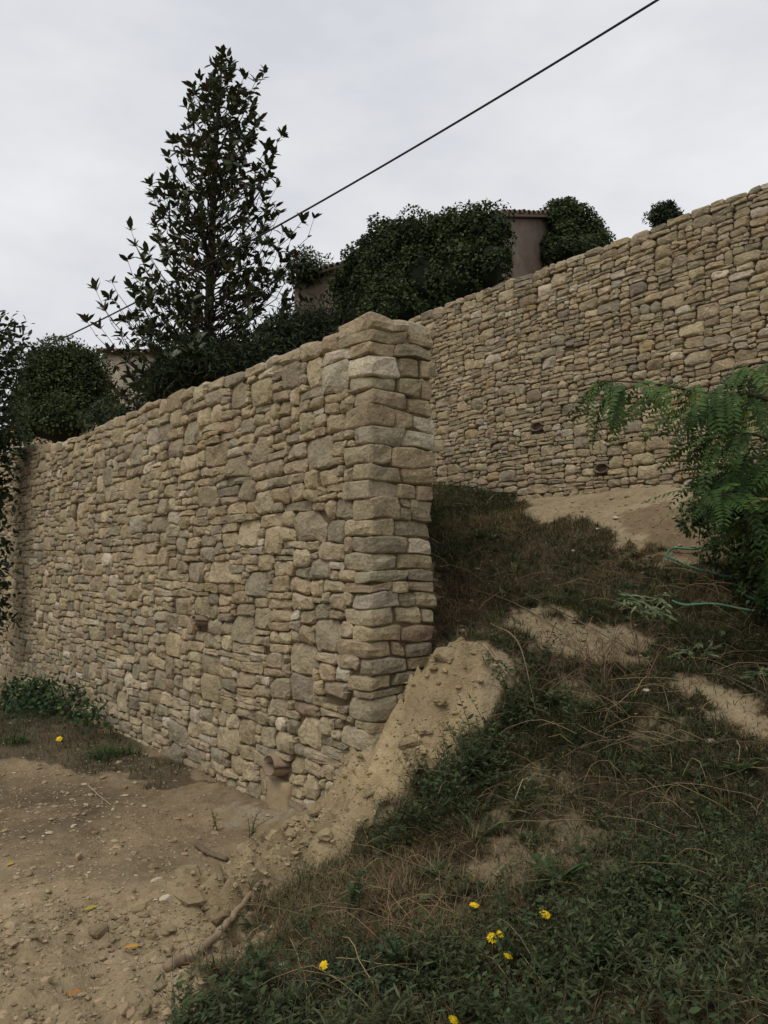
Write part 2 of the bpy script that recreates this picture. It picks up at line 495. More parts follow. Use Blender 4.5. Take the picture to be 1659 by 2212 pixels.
# clay breaks into steps on the cut bank
steps = np.abs(noise2(wx, wy, 7.5, 2, 61.))
lumpy = (.5 - np.abs(noise2(wx, wy, 3.6, 2, 71.))) * .11 + (.4 - np.abs(noise2(wx, wy, 8.0, 3, 75.))) * .105 + (.4 - np.abs(noise2(wx, wy, 19., 3, 79.))) * .060
soft = mound.copy()
for _ in range(5):                       # feather the edge of the heap
    soft[1:-1, 1:-1] = (soft[1:-1, 1:-1] * 2 + soft[:-2, 1:-1] + soft[2:, 1:-1] + soft[1:-1, :-2] + soft[1:-1, 2:]) / 6
gz = gz + soft * near * lumpy
gz = gz + (bumps * 1.15 + soft * .03 * (steps - .25)) * near + noise2(wx, wy, .7, 2, 4.) * .02 * near
# tyre-like scrape marks in the yard
lx0, ly0 = to_local(GP)
yard = (ly0 < -.1) & (mound < .5) & (gm < .5)
gz = gz + np.where(yard, .011 * np.sin((wx * .9 + wy * .45 + noise2(wx, wy, 1.2, 2, 12.) * .25) * 34) * sstep(3.8, 2.8, wy) * near, 0)
yard_g = in_poly(wx + noise2(wx, wy, 3, 2, 23.) * .3, wy + noise2(wx, wy, 3, 2, 28.) * .3, YARD_GRASS).astype(float)
pale = in_poly(wx + noise2(wx, wy, 6, 2, 13.) * .12, wy + noise2(wx, wy, 6, 2, 18.) * .12, region([(470, 1745), (520, 1735), (600, 1770), (590, 1800), (540, 1790)])).astype(float)
n1 = noise2(wx, wy, 1.3, 5, 7.7, .6)[..., None]
c_yard = np.array([.235, .178, .108]) * (1 + .35 * n1) + np.array([.12, .098, .060]) * sstep(5.0, 3.4, wy)[..., None]
c_mound = np.array([.305, .238, .138]) * (1 + .30 * n1 + .22 * noise2(wx, wy, 7, 3, 27.)[..., None])
c_ramp = np.array([.320, .255, .158]) * (1 + .15 * n1)
c_hum = np.array([.080, .060, .034]) * (1 + .35 * n1)
cc = np.where((ly0 < .1)[..., None] & (lx0 < 1.2)[..., None], c_yard, c_ramp)
cc = cc + (c_mound - cc) * mound[..., None]
cc = cc + (np.array([.310, .245, .150]) - cc) * (clod * (1 - mound) * .6)[..., None]
cc = cc + (c_hum - cc) * np.clip(gm, 0, 1)[..., None]
cc = cc + (np.array([.08, .062, .038]) - cc) * yard_g[..., None] * .8
cc = cc + (np.array([.30, .255, .175]) - cc) * pale[..., None] * .8
brn = in_poly(wx + noise2(wx, wy, 4, 3, 53.) * .2, wy + noise2(wx, wy, 4, 3, 58.) * .2, region([(1330, 1105), (1480, 1090), (1640, 1180), (1560, 1240), (1440, 1205), (1340, 1160)])).astype(float)
cc = cc + (np.array([.185, .132, .078]) - cc) * (brn * (1 - gm) * .8)[..., None]
nX, nY = LX.shape
I = np.arange(nX * nY).reshape(nX, nY)
Q = np.stack([I[:-1, :-1], I[1:, :-1], I[1:, 1:], I[:-1, 1:]], -1).reshape(-1, 4)
GV = np.stack([wx, wy, gz], -1).reshape(-1, 3)
ground = Acc().add(GV, None, Q, np.clip(cc, .01, 1).reshape(-1, 3)).build('ground', M_SOIL)
tag(ground, kind='structure')

def ground_z(x, y):
    """height of the ground sheet (bilinear)"""
    lx, ly = to_local(np.stack([x, y, np.zeros_like(x)], -1))
    i = np.clip(np.searchsorted(gx, lx) - 1, 0, nX - 2); j = np.clip(np.searchsorted(gy, ly) - 1, 0, nY - 2)
    a = np.clip((lx - gx[i]) / (gx[i + 1] - gx[i]), 0, 1); b = np.clip((ly - gy[j]) / (gy[j + 1] - gy[j]), 0, 1)
    return (gz[i, j] * (1 - a) + gz[i + 1, j] * a) * (1 - b) + (gz[i, j + 1] * (1 - a) + gz[i + 1, j + 1] * a) * b

def on_ground(u, v):
    p = hit(u, v)
    p[2] = ground_z(np.array([p[0]]), np.array([p[1]]))[0]
    return p

# upper terrace behind the back wall
_tx = np.concatenate([-np.geomspace(200, 19, 8), np.arange(-18, 10, .8), np.geomspace(10, 200, 8)])
_ty = np.concatenate([np.arange(.25, 14, .8), np.geomspace(14, 220, 9)])
TX, TY = np.meshgrid(_tx, _ty, indexing='ij')
def back_top(x):
    return 4.71 + .95 * sstep(-7.5, -19, x) + .012 * np.sin(np.asarray(x) * 1.7)
TP = to_world(TX, TY, np.minimum(back_top(np.clip(TX, -18, 9)) - .22, 5.4) + .05 * noise2(TX, TY, .5, 3, 2.), BACK0)
I = np.arange(TX.size).reshape(TX.shape)
Qt = np.stack([I[:-1, :-1], I[1:, :-1], I[1:, 1:], I[:-1, 1:]], -1).reshape(-1, 4)
terrace = Acc().add(TP, None, Qt, (.09, .075, .045)).build('upper_terrace', M_SOIL)
tag(terrace, kind='structure')

# ------------------------------------------------------------------ rubble masonry
PALETTE = [((.460, .368, .226), 30), ((.505, .410, .262), 22), ((.420, .345, .224), 16), ((.392, .330, .222), 12), ((.448, .348, .214), 6),
           ((.585, .505, .370), 7), ((.338, .288, .200), 7), ((.440, .328, .178), .6), ((.400, .306, .196), 4)]
_pw = np.array([w for _, w in PALETTE], float); _pw /= _pw.sum()
def stone_colour(rng):
    c = np.array(PALETTE[rng.choice(len(PALETTE), p=_pw)][0])
    return np.clip(c * np.array([.825, .830, .835]) * (1 + .19 * (rng.random() * 2 - 1)) * (1 + .022 * (rng.random(3) * 2 - 1)), 0, 1)

def lay_stones(rng, x0, x1, base, top, scale=1.0, obstacles=(), quoins=False):
    """simulates building the wall: always set the next stone at the lowest gap; returns polygons in (x, z)"""
    cs = .01
    n = int(round((x1 - x0) / cs))
    X = x0 + np.arange(n) * cs
    h = np.array([base(x) for x in X]) + .0
    tp = np.array([top(x) for x in X])
    done = np.zeros(n, bool)
    out, obst = [], [list(o) + [False] for o in obstacles]
    tol = .022 * scale
    longq = True
    for _ in range(20000):
        for o in obst:
            if not o[4]:
                a, b = int((o[0] - x0) / cs), int((o[1] - x0) / cs)
                if h[a:b].min() >= o[2] - .004:
                    h[a:b] = o[3]; o[4] = True
        hm = np.where(done, 1e9, h)
        i = int(np.argmin(hm))
        if hm[i] > 1e8: break
        lvl = hm[i]
        a = i
        while a > 0 and not done[a - 1] and abs(h[a - 1] - lvl) < tol: a -= 1
        b = i + 1
        while b < n and not done[b] and abs(h[b] - lvl) < tol: b += 1
        run = (b - a) * cs
        room = tp[a:b].mean() - lvl
        if room < .035 * scale:
            done[a:b] = True
            continue
        k = rng.random()
        if k < .14: w, hh = rng.uniform(.055, .11), rng.uniform(.03, .058)
        elif k < .56: w, hh = rng.uniform(.12, .25), rng.uniform(.065, .115)
        elif k < .86: w, hh = rng.uniform(.15, .34), rng.uniform(.038, .072)
        elif k < .98: w, hh = rng.uniform(.21, .36), rng.uniform(.125, .19)
        else: w, hh = rng.uniform(.08, .13), rng.uniform(.13, .20)
        w *= scale; hh *= scale
        isq = quoins and b == n
        if isq:
            longq = not longq
            w = rng.uniform(.20, .31) if longq else rng.uniform(.12, .18)
            hh = rng.choice([rng.uniform(.065, .10), rng.uniform(.09, .13), rng.uniform(.15, .20)], p=[.56, .41, .03])
        if room < .24 * scale:                     # coping
            w = rng.uniform(.18, .38) * scale
        if run < .10 * scale: hh = min(hh, run * 1.1 + .02)
        if min(run, w) < hh * 1.25 and rng.random() < .8: hh = max(.04 * scale, min(run, w) / rng.uniform(1.2, 1.9))
        if isq and run < w: pass
        if w > run - .06 * scale:
            w = run if run < w * 1.5 else run * rng.uniform(.45, .6)
        # seen joints should not run up the wall: nudge
        c = max(3, int(round(w / cs)))
        fromleft = rng.random() < .5 and not isq
        s, e = (a, min(b, a + c)) if fromleft else (max(a, b - c), b)
        lv = h[s:e].mean()
        tpz = lv + hh
        for nb in (a - 1, b):
            if 0 <= nb < n and not done[nb] and h[nb] > lv + .03 and abs(tpz - h[nb]) < .03 * scale and rng.random() < .8:
                tpz = h[nb]
        room = tp[s:e].mean() - lv
        if tpz - lv > room - .06 * scale: tpz = lv + room + rng.uniform(-.011, .010) * scale
        for o in obst:
            oa, ob = int((o[0] - x0) / cs), int((o[1] - x0) / cs)
            if not o[4] and s < ob and e > oa and tpz > o[2] - .035: tpz = max(o[2], lv + .02)
        tilt = rng.uniform(-.010, .010) * scale
        if isq: tilt = 0
        topline = tpz + np.linspace(-tilt, tilt, e - s)
        for o in obst:
            oa, ob = int((o[0] - x0) / cs), int((o[1] - x0) / cs)
            if not o[4] and s < ob and e > oa: topline[:] = tpz
        # outline: bottom follows what lies below
        xs = X[s:e]
        m = max(2, int((e - s) / 5))
        idx = np.linspace(0, e - s - 1, m + 1).round().astype(int)
        bot = [(xs[q] + (cs if q == e - s - 1 else 0), h[s:e][q]) for q in idx]
        topp = [(xs[-1] + cs, topline[-1]), (xs[0], topline[0])]
        if topline.min() - h[s:e].max() < .012: 
            h[s:e] = topline + .012
            continue
        out.append(dict(bot=bot, top=topp, q=isq, long=longq, x=(xs[0], xs[-1] + cs), z=(lv, tpz)))
        h[s:e] = topline
        nd = h[s:e] > tp[s:e] - .03 * scale
        done[s:e] |= nd
    return out

def resample(P, n):
    Pc = np.concatenate([P, P[:1]])
    d = np.concatenate([[0], np.cumsum(np.linalg.norm(np.diff(Pc, axis=0), axis=1))])
    t = np.linspace(0, d[-1], n, endpoint=False)
    return np.stack([np.interp(t, d, Pc[:, 0]), np.interp(t, d, Pc[:, 1])], 1)

def warp(P, seed):
    q = np.concatenate([P, np.full((len(P), 1), seed)], 1)
    dx = .010 * noise3(q * [6, 7, 1]) + .006 * noise3(q * [17, 19, 1] + 5)
    dz = .012 * noise3(q * [4, 7, 1] + 31) + .020 * noise3(q * [.9, 1.1, 1] + 47) + .006 * noise3(q * [17, 19, 1] + 77)
    return P + np.stack([dx, dz], 1)

def face_stone(rng, st, seed, flip=None):
    """a stone set in the face: V, T, Q in wall coordinates (x, y, z), face towards -y; corners stay angular"""
    poly = np.array(st['bot'] + st['top'], float)
    poly = warp(poly, seed)
    nb_ = len(st['bot'])
    corner = [0, nb_ - 1, nb_, nb_ + 1]
    w, hh = np.ptp(poly[:, 0]), np.ptp(poly[:, 1])
    m = min(w, hh)
    out = []
    n_ = len(poly)
    for a in range(n_):
        p, q, r = poly[a - 1], poly[a], poly[(a + 1) % n_]
        if a in corner:
            ch = m * rng.choice([rng.uniform(.09, .22), rng.uniform(.22, .46)], p=[.65, .35])
            e1, e2 = np.linalg.norm(p - q) + 1e-6, np.linalg.norm(r - q) + 1e-6
            out.append(q + (p - q) * min(.45, ch * rng.uniform(.7, 1.3) / e1)); out.append(q + (r - q) * min(.45, ch * rng.uniform(.7, 1.3) / e2))
        else:
            out.append(q + rng.normal(size=2) * [.0, min(.004, m * .04)])
        if a in corner[1:]:                    # a point part way along the sides and the top
            k = 2 if (a == nb_ and w > .14) else 1
            for t in range(1, k + 1):
                x_ = q + (r - q) * (t / (k + 1) + rng.uniform(-.1, .1))
                out.append(x_ + rng.normal(size=2) * min(.006, m * .05))
    P = np.array(out); N = len(P)
    c = P.mean(0)
    g = rng.uniform(.0009, .0038)
    P = c + (P - c) * (1 - 2 * g / np.array([w, hh]))
    b = min(.020, rng.uniform(.10, .24) * m)
    f = rng.uniform(0, .016)
    bulge = rng.uniform(-.003, .010) * min(1, m / .1)
    a1, a2, a3 = rng.uniform(-.20, .20, 2), rng.uniform(-.20, .20, 2), rng.uniform(-.3, .3, 2)
    def ring(k, ins, y, fac):
        p = c + (P - c) * k * np.maximum(1 - 2 * ins / np.array([w, hh]), .15)
        d = p - c
        if fac == 0: return np.stack([p[:, 0], np.full(len(p), y), p[:, 1]], 1)
        off = np.maximum(np.maximum(d @ a1, d @ a2), d @ a3 - .012) * fac
        nz_ = noise3(np.concatenate([p * 20, np.full((len(p), 1), seed + 3)], 1)) * .010 * fac
        return np.stack([p[:, 0], np.full(len(p), y) + off + nz_, p[:, 1]], 1)
    rings = [ring(1, 0, .10, 0), ring(1, 0, b - f, .35), ring(1, .75 * b, -f, .9), ring(.52, 0, -f - bulge * .8, 1)]
    V = np.concatenate(rings + [np.array([[c[0], -f - bulge + rng.uniform(-.004, .004), c[1]]])])
    k = np.arange(N); k2 = (k + 1) % N
    Qs = [np.stack([r * N + k, r * N + k2, (r + 1) * N + k2, (r + 1) * N + k], 1) for r in range(3)]
    Ts = np.stack([3 * N + k, 3 * N + k2, np.full(N, 4 * N)], 1)
    return V, Ts, np.concatenate(Qs)

def block_stone(rng, lo, hi, seed, n=4):
    """a rounded block between the corners lo and hi (all sides worked)"""
    lo, hi = np.array(lo, float), np.array(hi, float)
    dim = (hi - lo) / 2; c = (hi + lo) / 2
    g = np.array([-1, -.80, 0, .80, 1.])
    V, Q = [], []
    for ax in range(3):
        for sgn in (-1, 1):
            u, v = [k for k in range(3) if k != ax]
            A, B = np.meshgrid(g, g, indexing='ij')
            p = np.zeros((25, 3)); p[:, ax] = sgn; p[:, u] = A.ravel(); p[:, v] = B.ravel()
            o = len(V) * 25
            for i in range(4):
                for j in range(4):
                    q = [o + i * 5 + j, o + (i + 1) * 5 + j, o + (i + 1) * 5 + j + 1, o + i * 5 + j + 1]
                    if (sgn > 0) == (ax == 1): q = q[::-1]
                    Q.append(q)
            V.append(p)
    V = np.concatenate(V)
    key = np.round(V * 100).astype(int)
    uq, inv = np.unique(key, axis=0, return_inverse=True)
    inv = inv.ravel()
    P = uq / 100.0 * dim
    rad = min(.024, .24 * dim.min() * 2) * rng.uniform(.7, 1.4)
    inner = np.clip(P, -(dim - rad), dim - rad)
    d = P - inner
    P = inner + unit(d + 1e-9) * rad * np.minimum(1, np.linalg.norm(d, axis=1, keepdims=True) / rad * 1.5)
    nn = fbm(np.concatenate([P * 9 + seed], 1), 3)
    P = P + unit(P / dim) * (nn * .013)[:, None] + np.stack([noise3(P * 14 + seed * 2 + k * 9) for k in range(3)], 1) * .009
    # a knocked-off corner or two
    for _ in range(4):
        dn = unit(rng.normal(size=3) * [1, 1, .7]); lim = np.abs(dn * dim).sum() * rng.uniform(.76, .95)
        ex = np.maximum(P @ dn - lim, 0)
        P = P - ex[:, None] * dn * .9
    return P + c, np.zeros((0, 3), int), inv[np.array(Q)]

def build_wall(root, stones, top_n, origin):
    """stones: list of (V, T, Q, colour). The largest in the picture become parts, the others one mass"""
    size = []
    for V, T, Q_, c in stones:
        W = to_world(V[:, 0], V[:, 1], V[:, 2], origin)
        u, v, f = project(W)
        if f.min() < .3: size.append(0); continue
        ok = (u.mean() > -20) & (u.mean() < 1679) & (v.mean() > -20) & (v.mean() < 2230)
        size.append(np.ptp(u) * np.ptp(v) if ok else 0)
    order = np.argsort(-np.array(size))
    rest = Acc()
    for r, k in enumerate(order):
        V, T, Q_, c = stones[k]
        if r < top_n:
            Acc().add(V, T, Q_, c).build('stone', M_STONE, root, False)
        else:
            rest.add(V, T, Q_, c)
    o = rest.build('smaller_stones', M_STONE, root, False)
    o['kind'] = 'stuff'

def box_arrays(lo, hi):
    lo, hi = np.array(lo, float), np.array(hi, float)
    V = np.array([[(lo, hi)[i][0], (lo, hi)[j][1], (lo, hi)[k][2]] for i in (0, 1) for j in (0, 1) for k in (0, 1)])
    Q_ = np.array([(0, 1, 3, 2), (4, 6, 7, 5), (0, 4, 5, 1), (2, 3, 7, 6), (0, 2, 6, 4), (1, 5, 7, 3)])
    return V, Q_

def on_face(u, v, o):
    """picture point -> (x, z) on a wall face through o"""
    d = ray(u, v)
    n = YA
    t = np.dot(o - EYE, n) / np.dot(d, n)
    p = EYE + d * t
    return to_local(p, o)[0], p[2]

# ---- the front wall
rngA = np.random.default_rng(21)
front_wall = empty('stone_wall', CORNER, WRZ, 'nearer dry stone retaining wall ending in a squared corner beside the earth mound', 'stone wall')
front_wall['kind'] = 'thing'
def front_top(x): return 3.02 + .03 * math.sin(x * 1.3) + .14 * sstep(-4.5, -9, x) + .05 * sstep(-.5, 0, x)
pa = on_face(437, 1350, CORNER)
pb = on_face(604, 1668, CORNER)
obs_f = [(pa[0] - .09, pa[0] + .09, pa[1] - .055, pa[1] + .06), (pb[0] - .16, pb[0] + .13, -.12, pb[1] + .085)]
lay = lay_stones(rngA, -10.8, 0.0, lambda x: -.12, front_top, 1.06, obs_f, True)
stones = []
for k, st in enumerate(lay):
    col = stone_colour(rngA)
    if st['q']:
        b = rngA.uniform(.16, .22) if st['long'] else rngA.uniform(.21, .29)
        x0 = st['x'][0]
        z0, z1 = st['z']
        pr = rngA.uniform(0, .012)
        def wander(V):
            V = V.copy()
            q = np.stack([V[:, 0] * 3.0, V[:, 1] * 5.5, V[:, 2] * 5.0], 1)
            V[:, 2] += .022 * noise3(q + 11.3) * sstep(-.5, -.15, V[:, 0])
            V[:, 1] += .020 * noise3(q * [1, 1.2, 1.6] + 3.7) * sstep(.02, .12, V[:, 1])
            return V
        V, T, Q_ = block_stone(rngA, (x0 + .001, -pr, z0), (rngA.uniform(.0, .014), b, z1), k * 1.37)
        stones.append((wander(V), T, Q_, col))
        # the rest of this course on the end of the wall
        room_, hh = ENDW - b, z1 - z0
        cuts = [b, ENDW] if room_ < .25 or rngA.random() < .4 else [b, b + room_ * rngA.uniform(.32, .68), ENDW]
        for ya, yb in zip(cuts[:-1], cuts[1:]):
            zc = [z0, z1]
            if hh > .12 and rngA.random() < .6: zc = [z0, z0 + hh * rngA.uniform(.3, .7), z1]
            for za, zb in zip(zc[:-1], zc[1:]):
                e = rngA.uniform(-.012, .02) if yb == ENDW else 0
                V, T, Q_ = block_stone(rngA, (-.27, ya + .001, za + .0005), (rngA.uniform(-.004, .018), yb - .001 + e, zb - .0005), rngA.random() * 99)
                stones.append((wander(V), T, Q_, stone_colour(rngA)))
    else:
        V, T, Q_ = face_stone(rngA, st, 2.5)
        stones.append((V, T, Q_, col))
# the return running back from the end of the wall, seen only from further right
lay = lay_stones(rngA, .12, 4.0, lambda y: .9, lambda y: 2.98, 1.15)
for st in lay:
    V, T, Q_ = face_stone(rngA, st, 8.5)
    # (x, y, z) -> swing round: along the line of sight behind the end of the wall
    a = V[:, 0]; d = V[:, 1]
    dirv = np.array([-.80, .60]); nrm = np.array([.60, .80])
    stones.append((np.stack([-.03 + dirv[0] * a - nrm[0] * d, ENDW - .02 + dirv[1] * a - nrm[1] * d, V[:, 2]], 1), T, Q_[:, ::1], stone_colour(rngA)))
build_wall(front_wall, stones, 300, CORNER)
core = Acc()
V, Q_ = box_arrays((-10.8, .032, -.3), (-.026, ENDW - .03, 2.93))
core.add(V, None, Q_)
core.build('mortar_core', M_MORTAR, front_wall, False)
# earth filling on top between the two faces, with the coping set on it
cap_st = []
xx = -10.8
while xx < -.05:
    w = rngA.uniform(.22, .42)
    V, T, Q_ = block_stone(rngA, (xx, .13, front_top(xx) - .16), (min(xx + w, -.02) - .006, ENDW, front_top(xx) - rngA.uniform(.0, .05)), xx * 3.1)
    Acc().add(V, T, Q_, stone_colour(rngA)).build('coping_stone', M_STONE, front_wall, False)
    xx += w

def half_tile(acc, length, r, thick, a0, a1, col, seg=12, flare=1.12):
    """a curved clay tile running along -y (mouth) to +y"""
    th = np.linspace(a0, a1, seg + 1)
    V = []
    for (yy, k) in ((-length, flare), (0.0, 1.0)):
        for rr in (r * k, r * k - thick):
            V.append(np.stack([np.cos(th) * rr, np.full(seg + 1, yy), np.sin(th) * rr], 1))
    V = np.concatenate(V); m = seg + 1
    Q_ = []
    for s in range(seg):
        Q_ += [(s, s + 1, 2 * m + s + 1, 2 * m + s), (m + s, 3 * m + s, 3 * m + s + 1, m + s + 1), (s, m + s, m + s + 1, s + 1), (2 * m + s, 2 * m + s + 1, 3 * m + s + 1, 3 * m + s)]
    for s in (0, seg):
        Q_.append((s, 2 * m + s, 3 * m + s, m + s))
    acc.add(V, None, Q_, col)

def drain(root, x, z, r, out, turn, col, squash=.72):
    """drain mouth of two clay roof tiles laid face to face"""
    for k, (a0, a1) in enumerate(((.05, math.pi - .05), (math.pi + .05, 2 * math.pi - .05))):
        a = Acc(); half_tile(a, .34 + out, r, .014, a0, a1, col)
        o = a.build('drain_tile', M_CLAY, root)
        o.location = (x, .30, z)
        o.rotation_euler = (R(-6 if turn else -3), 0, R(turn))
        o.scale = (1.15, 1, squash)
    a = Acc(); V, Q_ = box_arrays((-r * .9, -.02, -r * .7), (r * .9, .0, r * .7))
    a.add(V, None, Q_)
    o = a.build('drain_back', M_MORTAR, root, False); o.location = (x, .29, z)
drain(front_wall, pa[0], pa[1], .050, .02, -6, (.21, .155, .105))
drain(front_wall, pb[0], pb[1] + .01, .072, .03, -4, (.25, .185, .125), .85)
# plastered chute below the lower drain
a = Acc()
zs = np.linspace(-.12, pb[1] - .055, 9)
V = []
for zz in zs:
    t = (zz + .12) / (zs[-1] + .12)
    for xx_ in np.linspace(-1, 1, 7):
        V.append((pb[0] - .015 + xx_ * (.155 - .02 * t) + .008 * noise3(np.array([4., zz * 14, xx_])), -.022 - .03 * (1 - t) ** 2 + .018 * xx_ ** 6 + .012 * noise3(np.array([xx_ * 3, zz * 16, 1.])), zz))
V = np.array(V)
Qc = [(i * 7 + j, i * 7 + j + 1, i * 7 + 8 + j, i * 7 + 7 + j) for i in range(8) for j in range(6)]
nb = len(V)
Vb = V.copy(); Vb[:, 1] = .1
Qb = []
for i in range(8): Qb += [(i * 7, i * 7 + 7, nb + i * 7 + 7, nb + i * 7), (i * 7 + 6, nb + i * 7 + 6, nb + i * 7 + 13, i * 7 + 13)]
for j in range(6): Qb += [(56 + j, 57 + j, nb + 57 + j, nb + 56 + j)]
a.add(np.concatenate([V, Vb]), None, Qc + Qb, (.335, .255, .155))
a.build('mortar_chute', M_PLASTER, front_wall)

# ---- the back wall
rngB = np.random.default_rng(5)
back_wall = empty('stone_wall', BACK0, WRZ, 'farther and higher dry stone retaining wall behind the grassy slope', 'stone wall')
back_wall['kind'] = 'thing'
p1 = on_face(1160, 925, BACK0); p2 = on_face(1300, 1015, BACK0)
obs_b = [(p[0] - .085, p[0] + .085, p[1] - .055, p[1] + .055) for p in (p1, p2)]
lay = lay_stones(rngB, -2.6, 5.8, lambda x: 1.95, lambda x: float(back_top(x)), .76, obs_b)
lay += lay_stones(rngB, -19.5, -2.6, lambda x: 2.2 if x > -6 else 3.7, lambda x: float(back_top(x)), 1.3)
stones = []
for st in lay:
    V, T, Q_ = face_stone(rngB, st, 5.5)
    stones.append((V, T, Q_, stone_colour(rngB) * np.array([.96, .955, .95])))
build_wall(back_wall, stones, 300, BACK0)
core = Acc()
for xa in np.arange(-19.5, 5.7, .9):
    V, Q_ = box_arrays((xa, .034, 1.6), (xa + .898, .5, float(back_top(xa + .45)) - .12))
    core.add(V, None, Q_)
core.build('mortar_core', M_MORTAR, back_wall, False)
xx = -19.5
while xx < 5.6:
    w = rngB.uniform(.25, .42)
    V, T, Q_ = block_stone(rngB, (xx, .12, float(back_top(xx)) - .2), (xx + w - .006, .55, float(back_top(xx)) - rngB.uniform(.0, .05)), xx * 2.1)
    Acc().add(V, T, Q_, stone_colour(rngB)).build('coping_stone', M_STONE, back_wall, False)
    xx += w
for p in (p1, p2): drain(back_wall, p[0], p[1], .07, -.025, 0, (.17, .125, .09), .62)

# ------------------------------------------------------------------ houses on the upper terrace
def prism(acc, poly, d, col):
    """extrude a planar polygon (n x 3) by the vector d"""
    poly = np.asarray(poly, float); n = len(poly)
    V = np.concatenate([poly, poly + np.asarray(d)])
    T = [(0, i, i + 1) for i in range(1, n - 1)] + [(n, n + i + 1, n + i) for i in range(1, n - 1)]
    Q_ = [(i, n + i, n + (i + 1) % n, (i + 1) % n) for i in range(n)]
    acc.add(V, T, Q_, col)

def barrel_tile(length=.42, r=.085, col=(.2, .12, .08)):
    a = Acc(); th = np.linspace(0, math.pi, 7)
    V = []
    for yy, k in ((0, 1.0), (length, .86)):
        for rr in (r * k, r * k - .014): V.append(np.stack([np.cos(th) * rr, np.full(7, yy), np.sin(th) * rr], 1))
    V = np.concatenate(V); Q_ = []
    for s in range(6):
        Q_ += [(s, s + 1, 14 + s + 1, 14 + s), (7 + s, 21 + s, 21 + s + 1, 7 + s + 1), (s, 7 + s, 8 + s, s + 1)]
    a.add(V, None, Q_, col)
    return a

def tile_row(root, p0, p1, aim, n, cols):
    """roof tiles side by side from p0 to p1, their mouths at the edge, running up along aim"""
    p0, p1, aim = np.array(p0, float), np.array(p1, float), unit(np.array(aim, float))
    side = unit(p1 - p0); up = unit(np.cross(side, aim))
    if up[2] < 0: up = -up
    protos = [barrel_tile(col=c) for c in cols]
    meshes = {}
    for k in range(n):
        c = k % len(protos)
        if c in meshes:
            o = bpy.data.objects.new('roof_tile', meshes[c]); COL.objects.link(o); o.parent = root
        else:
            o = protos[c].build('roof_tile', M_CLAY, root); meshes[c] = o.data
        p = p0 + (p1 - p0) * (k + .5) / n + up * RNG.uniform(-.008, .012)
        from mathutils import Matrix
        s2 = np.cross(aim, up)
        mtx = Matrix(((s2[0], aim[0], up[0], p[0]), (s2[1], aim[1], up[1], p[1]), (s2[2], aim[2], up[2], p[2]), (0, 0, 0, 1)))
        o.matrix_local = mtx

def gabled_house(name, label, corner, along, across, length, width, z0, ze, rise, wall_col, tile_cols, tiles=True):
    root = empty(name, (corner[0], corner[1], z0), 0, label, 'house')
    al, ac = np.array([*along, 0.]), np.array([*across, 0.])
    H = ze - z0
    a = Acc()
    prism(a, [np.zeros(3), ac * width, ac * width + [0, 0, H], ac * width / 2 + [0, 0, H + rise], [0, 0, H]], al * length, wall_col)
    a.build('wall', M_PLASTER, root, False)
    over = .16
    nrm = unit(np.array([0, 0, width / 2]) * 1.0 + np.array([0, 0, 0]))
    for sgn in (0, 1):
        base = np.zeros(3) if sgn == 0 else ac * width
        dirn = ac if sgn == 0 else -ac
        slope = unit(dirn * (width / 2) + np.array([0, 0, rise]))
        upv = unit(np.array([0, 0, 1.0]) - slope * slope[2])
        p = base + [0, 0, H] - slope * over + upv * .01 - al * .14
        top = base + dirn * width / 2 + np.array([0, 0, H + rise]) + upv * .01 - al * .14
        a = Acc()
        prism(a, [p, top, top + upv * .05, p + upv * .05], al * (length + .28), tile_cols[0])
        rf = a.build('roof', M_CLAY, root, False)
        if tiles:
            n = int((length + .28) / .19)
            tile_row(root, p + upv * .05, p + upv * .05 + al * (length + .28), slope, n, tile_cols)
            if sgn == 0:      # tiles laid along the gable edge
                L = np.linalg.norm(top - p)
                m = int(L / .21)
                tile_row(root, p + upv * .07 + al * .0, top + upv * .07, al, m, tile_cols)
    return root

hc = at(1083, 467, 17.0)
al = unit(np.array([-4.47, 3.7])); ac = np.array([-al[1] * -1, al[0] * -1])
ac = np.array([.638, .770])
gabled_house('old_house', 'old plastered house half hidden by ivy with a curved tile roof edge', (hc[0], hc[1]), al, ac, 6.2, 4.6, 4.2, hc[2] - .05, .74,
             (.235, .190, .150), [(.15, .115, .085), (.19, .13, .09), (.12, .10, .08)])
hl = at(221, 764, 24.0)
gabled_house('small_house', 'pale plastered house between the round tree and the tall magnolia', (hl[0], hl[1]), (1, 0), (0.0, 1.0), 3.2, 4.0, 4.6, hl[2], .5,
             (.56, .47, .36), [(.17, .10, .07), (.20, .11, .075)])
ho = at(28, 948, 30.0)
gabled_house('orange_roof_house', 'far house with a bright orange tile roof at the end of the wall', (ho[0] - 1.2, ho[1]), (1, 0), (0.0, 1.0), 2.0, 2.2, 4.0, ho[2] + .12, .35,
             (.62, .50, .38), [(.62, .25, .07), (.55, .22, .07)])

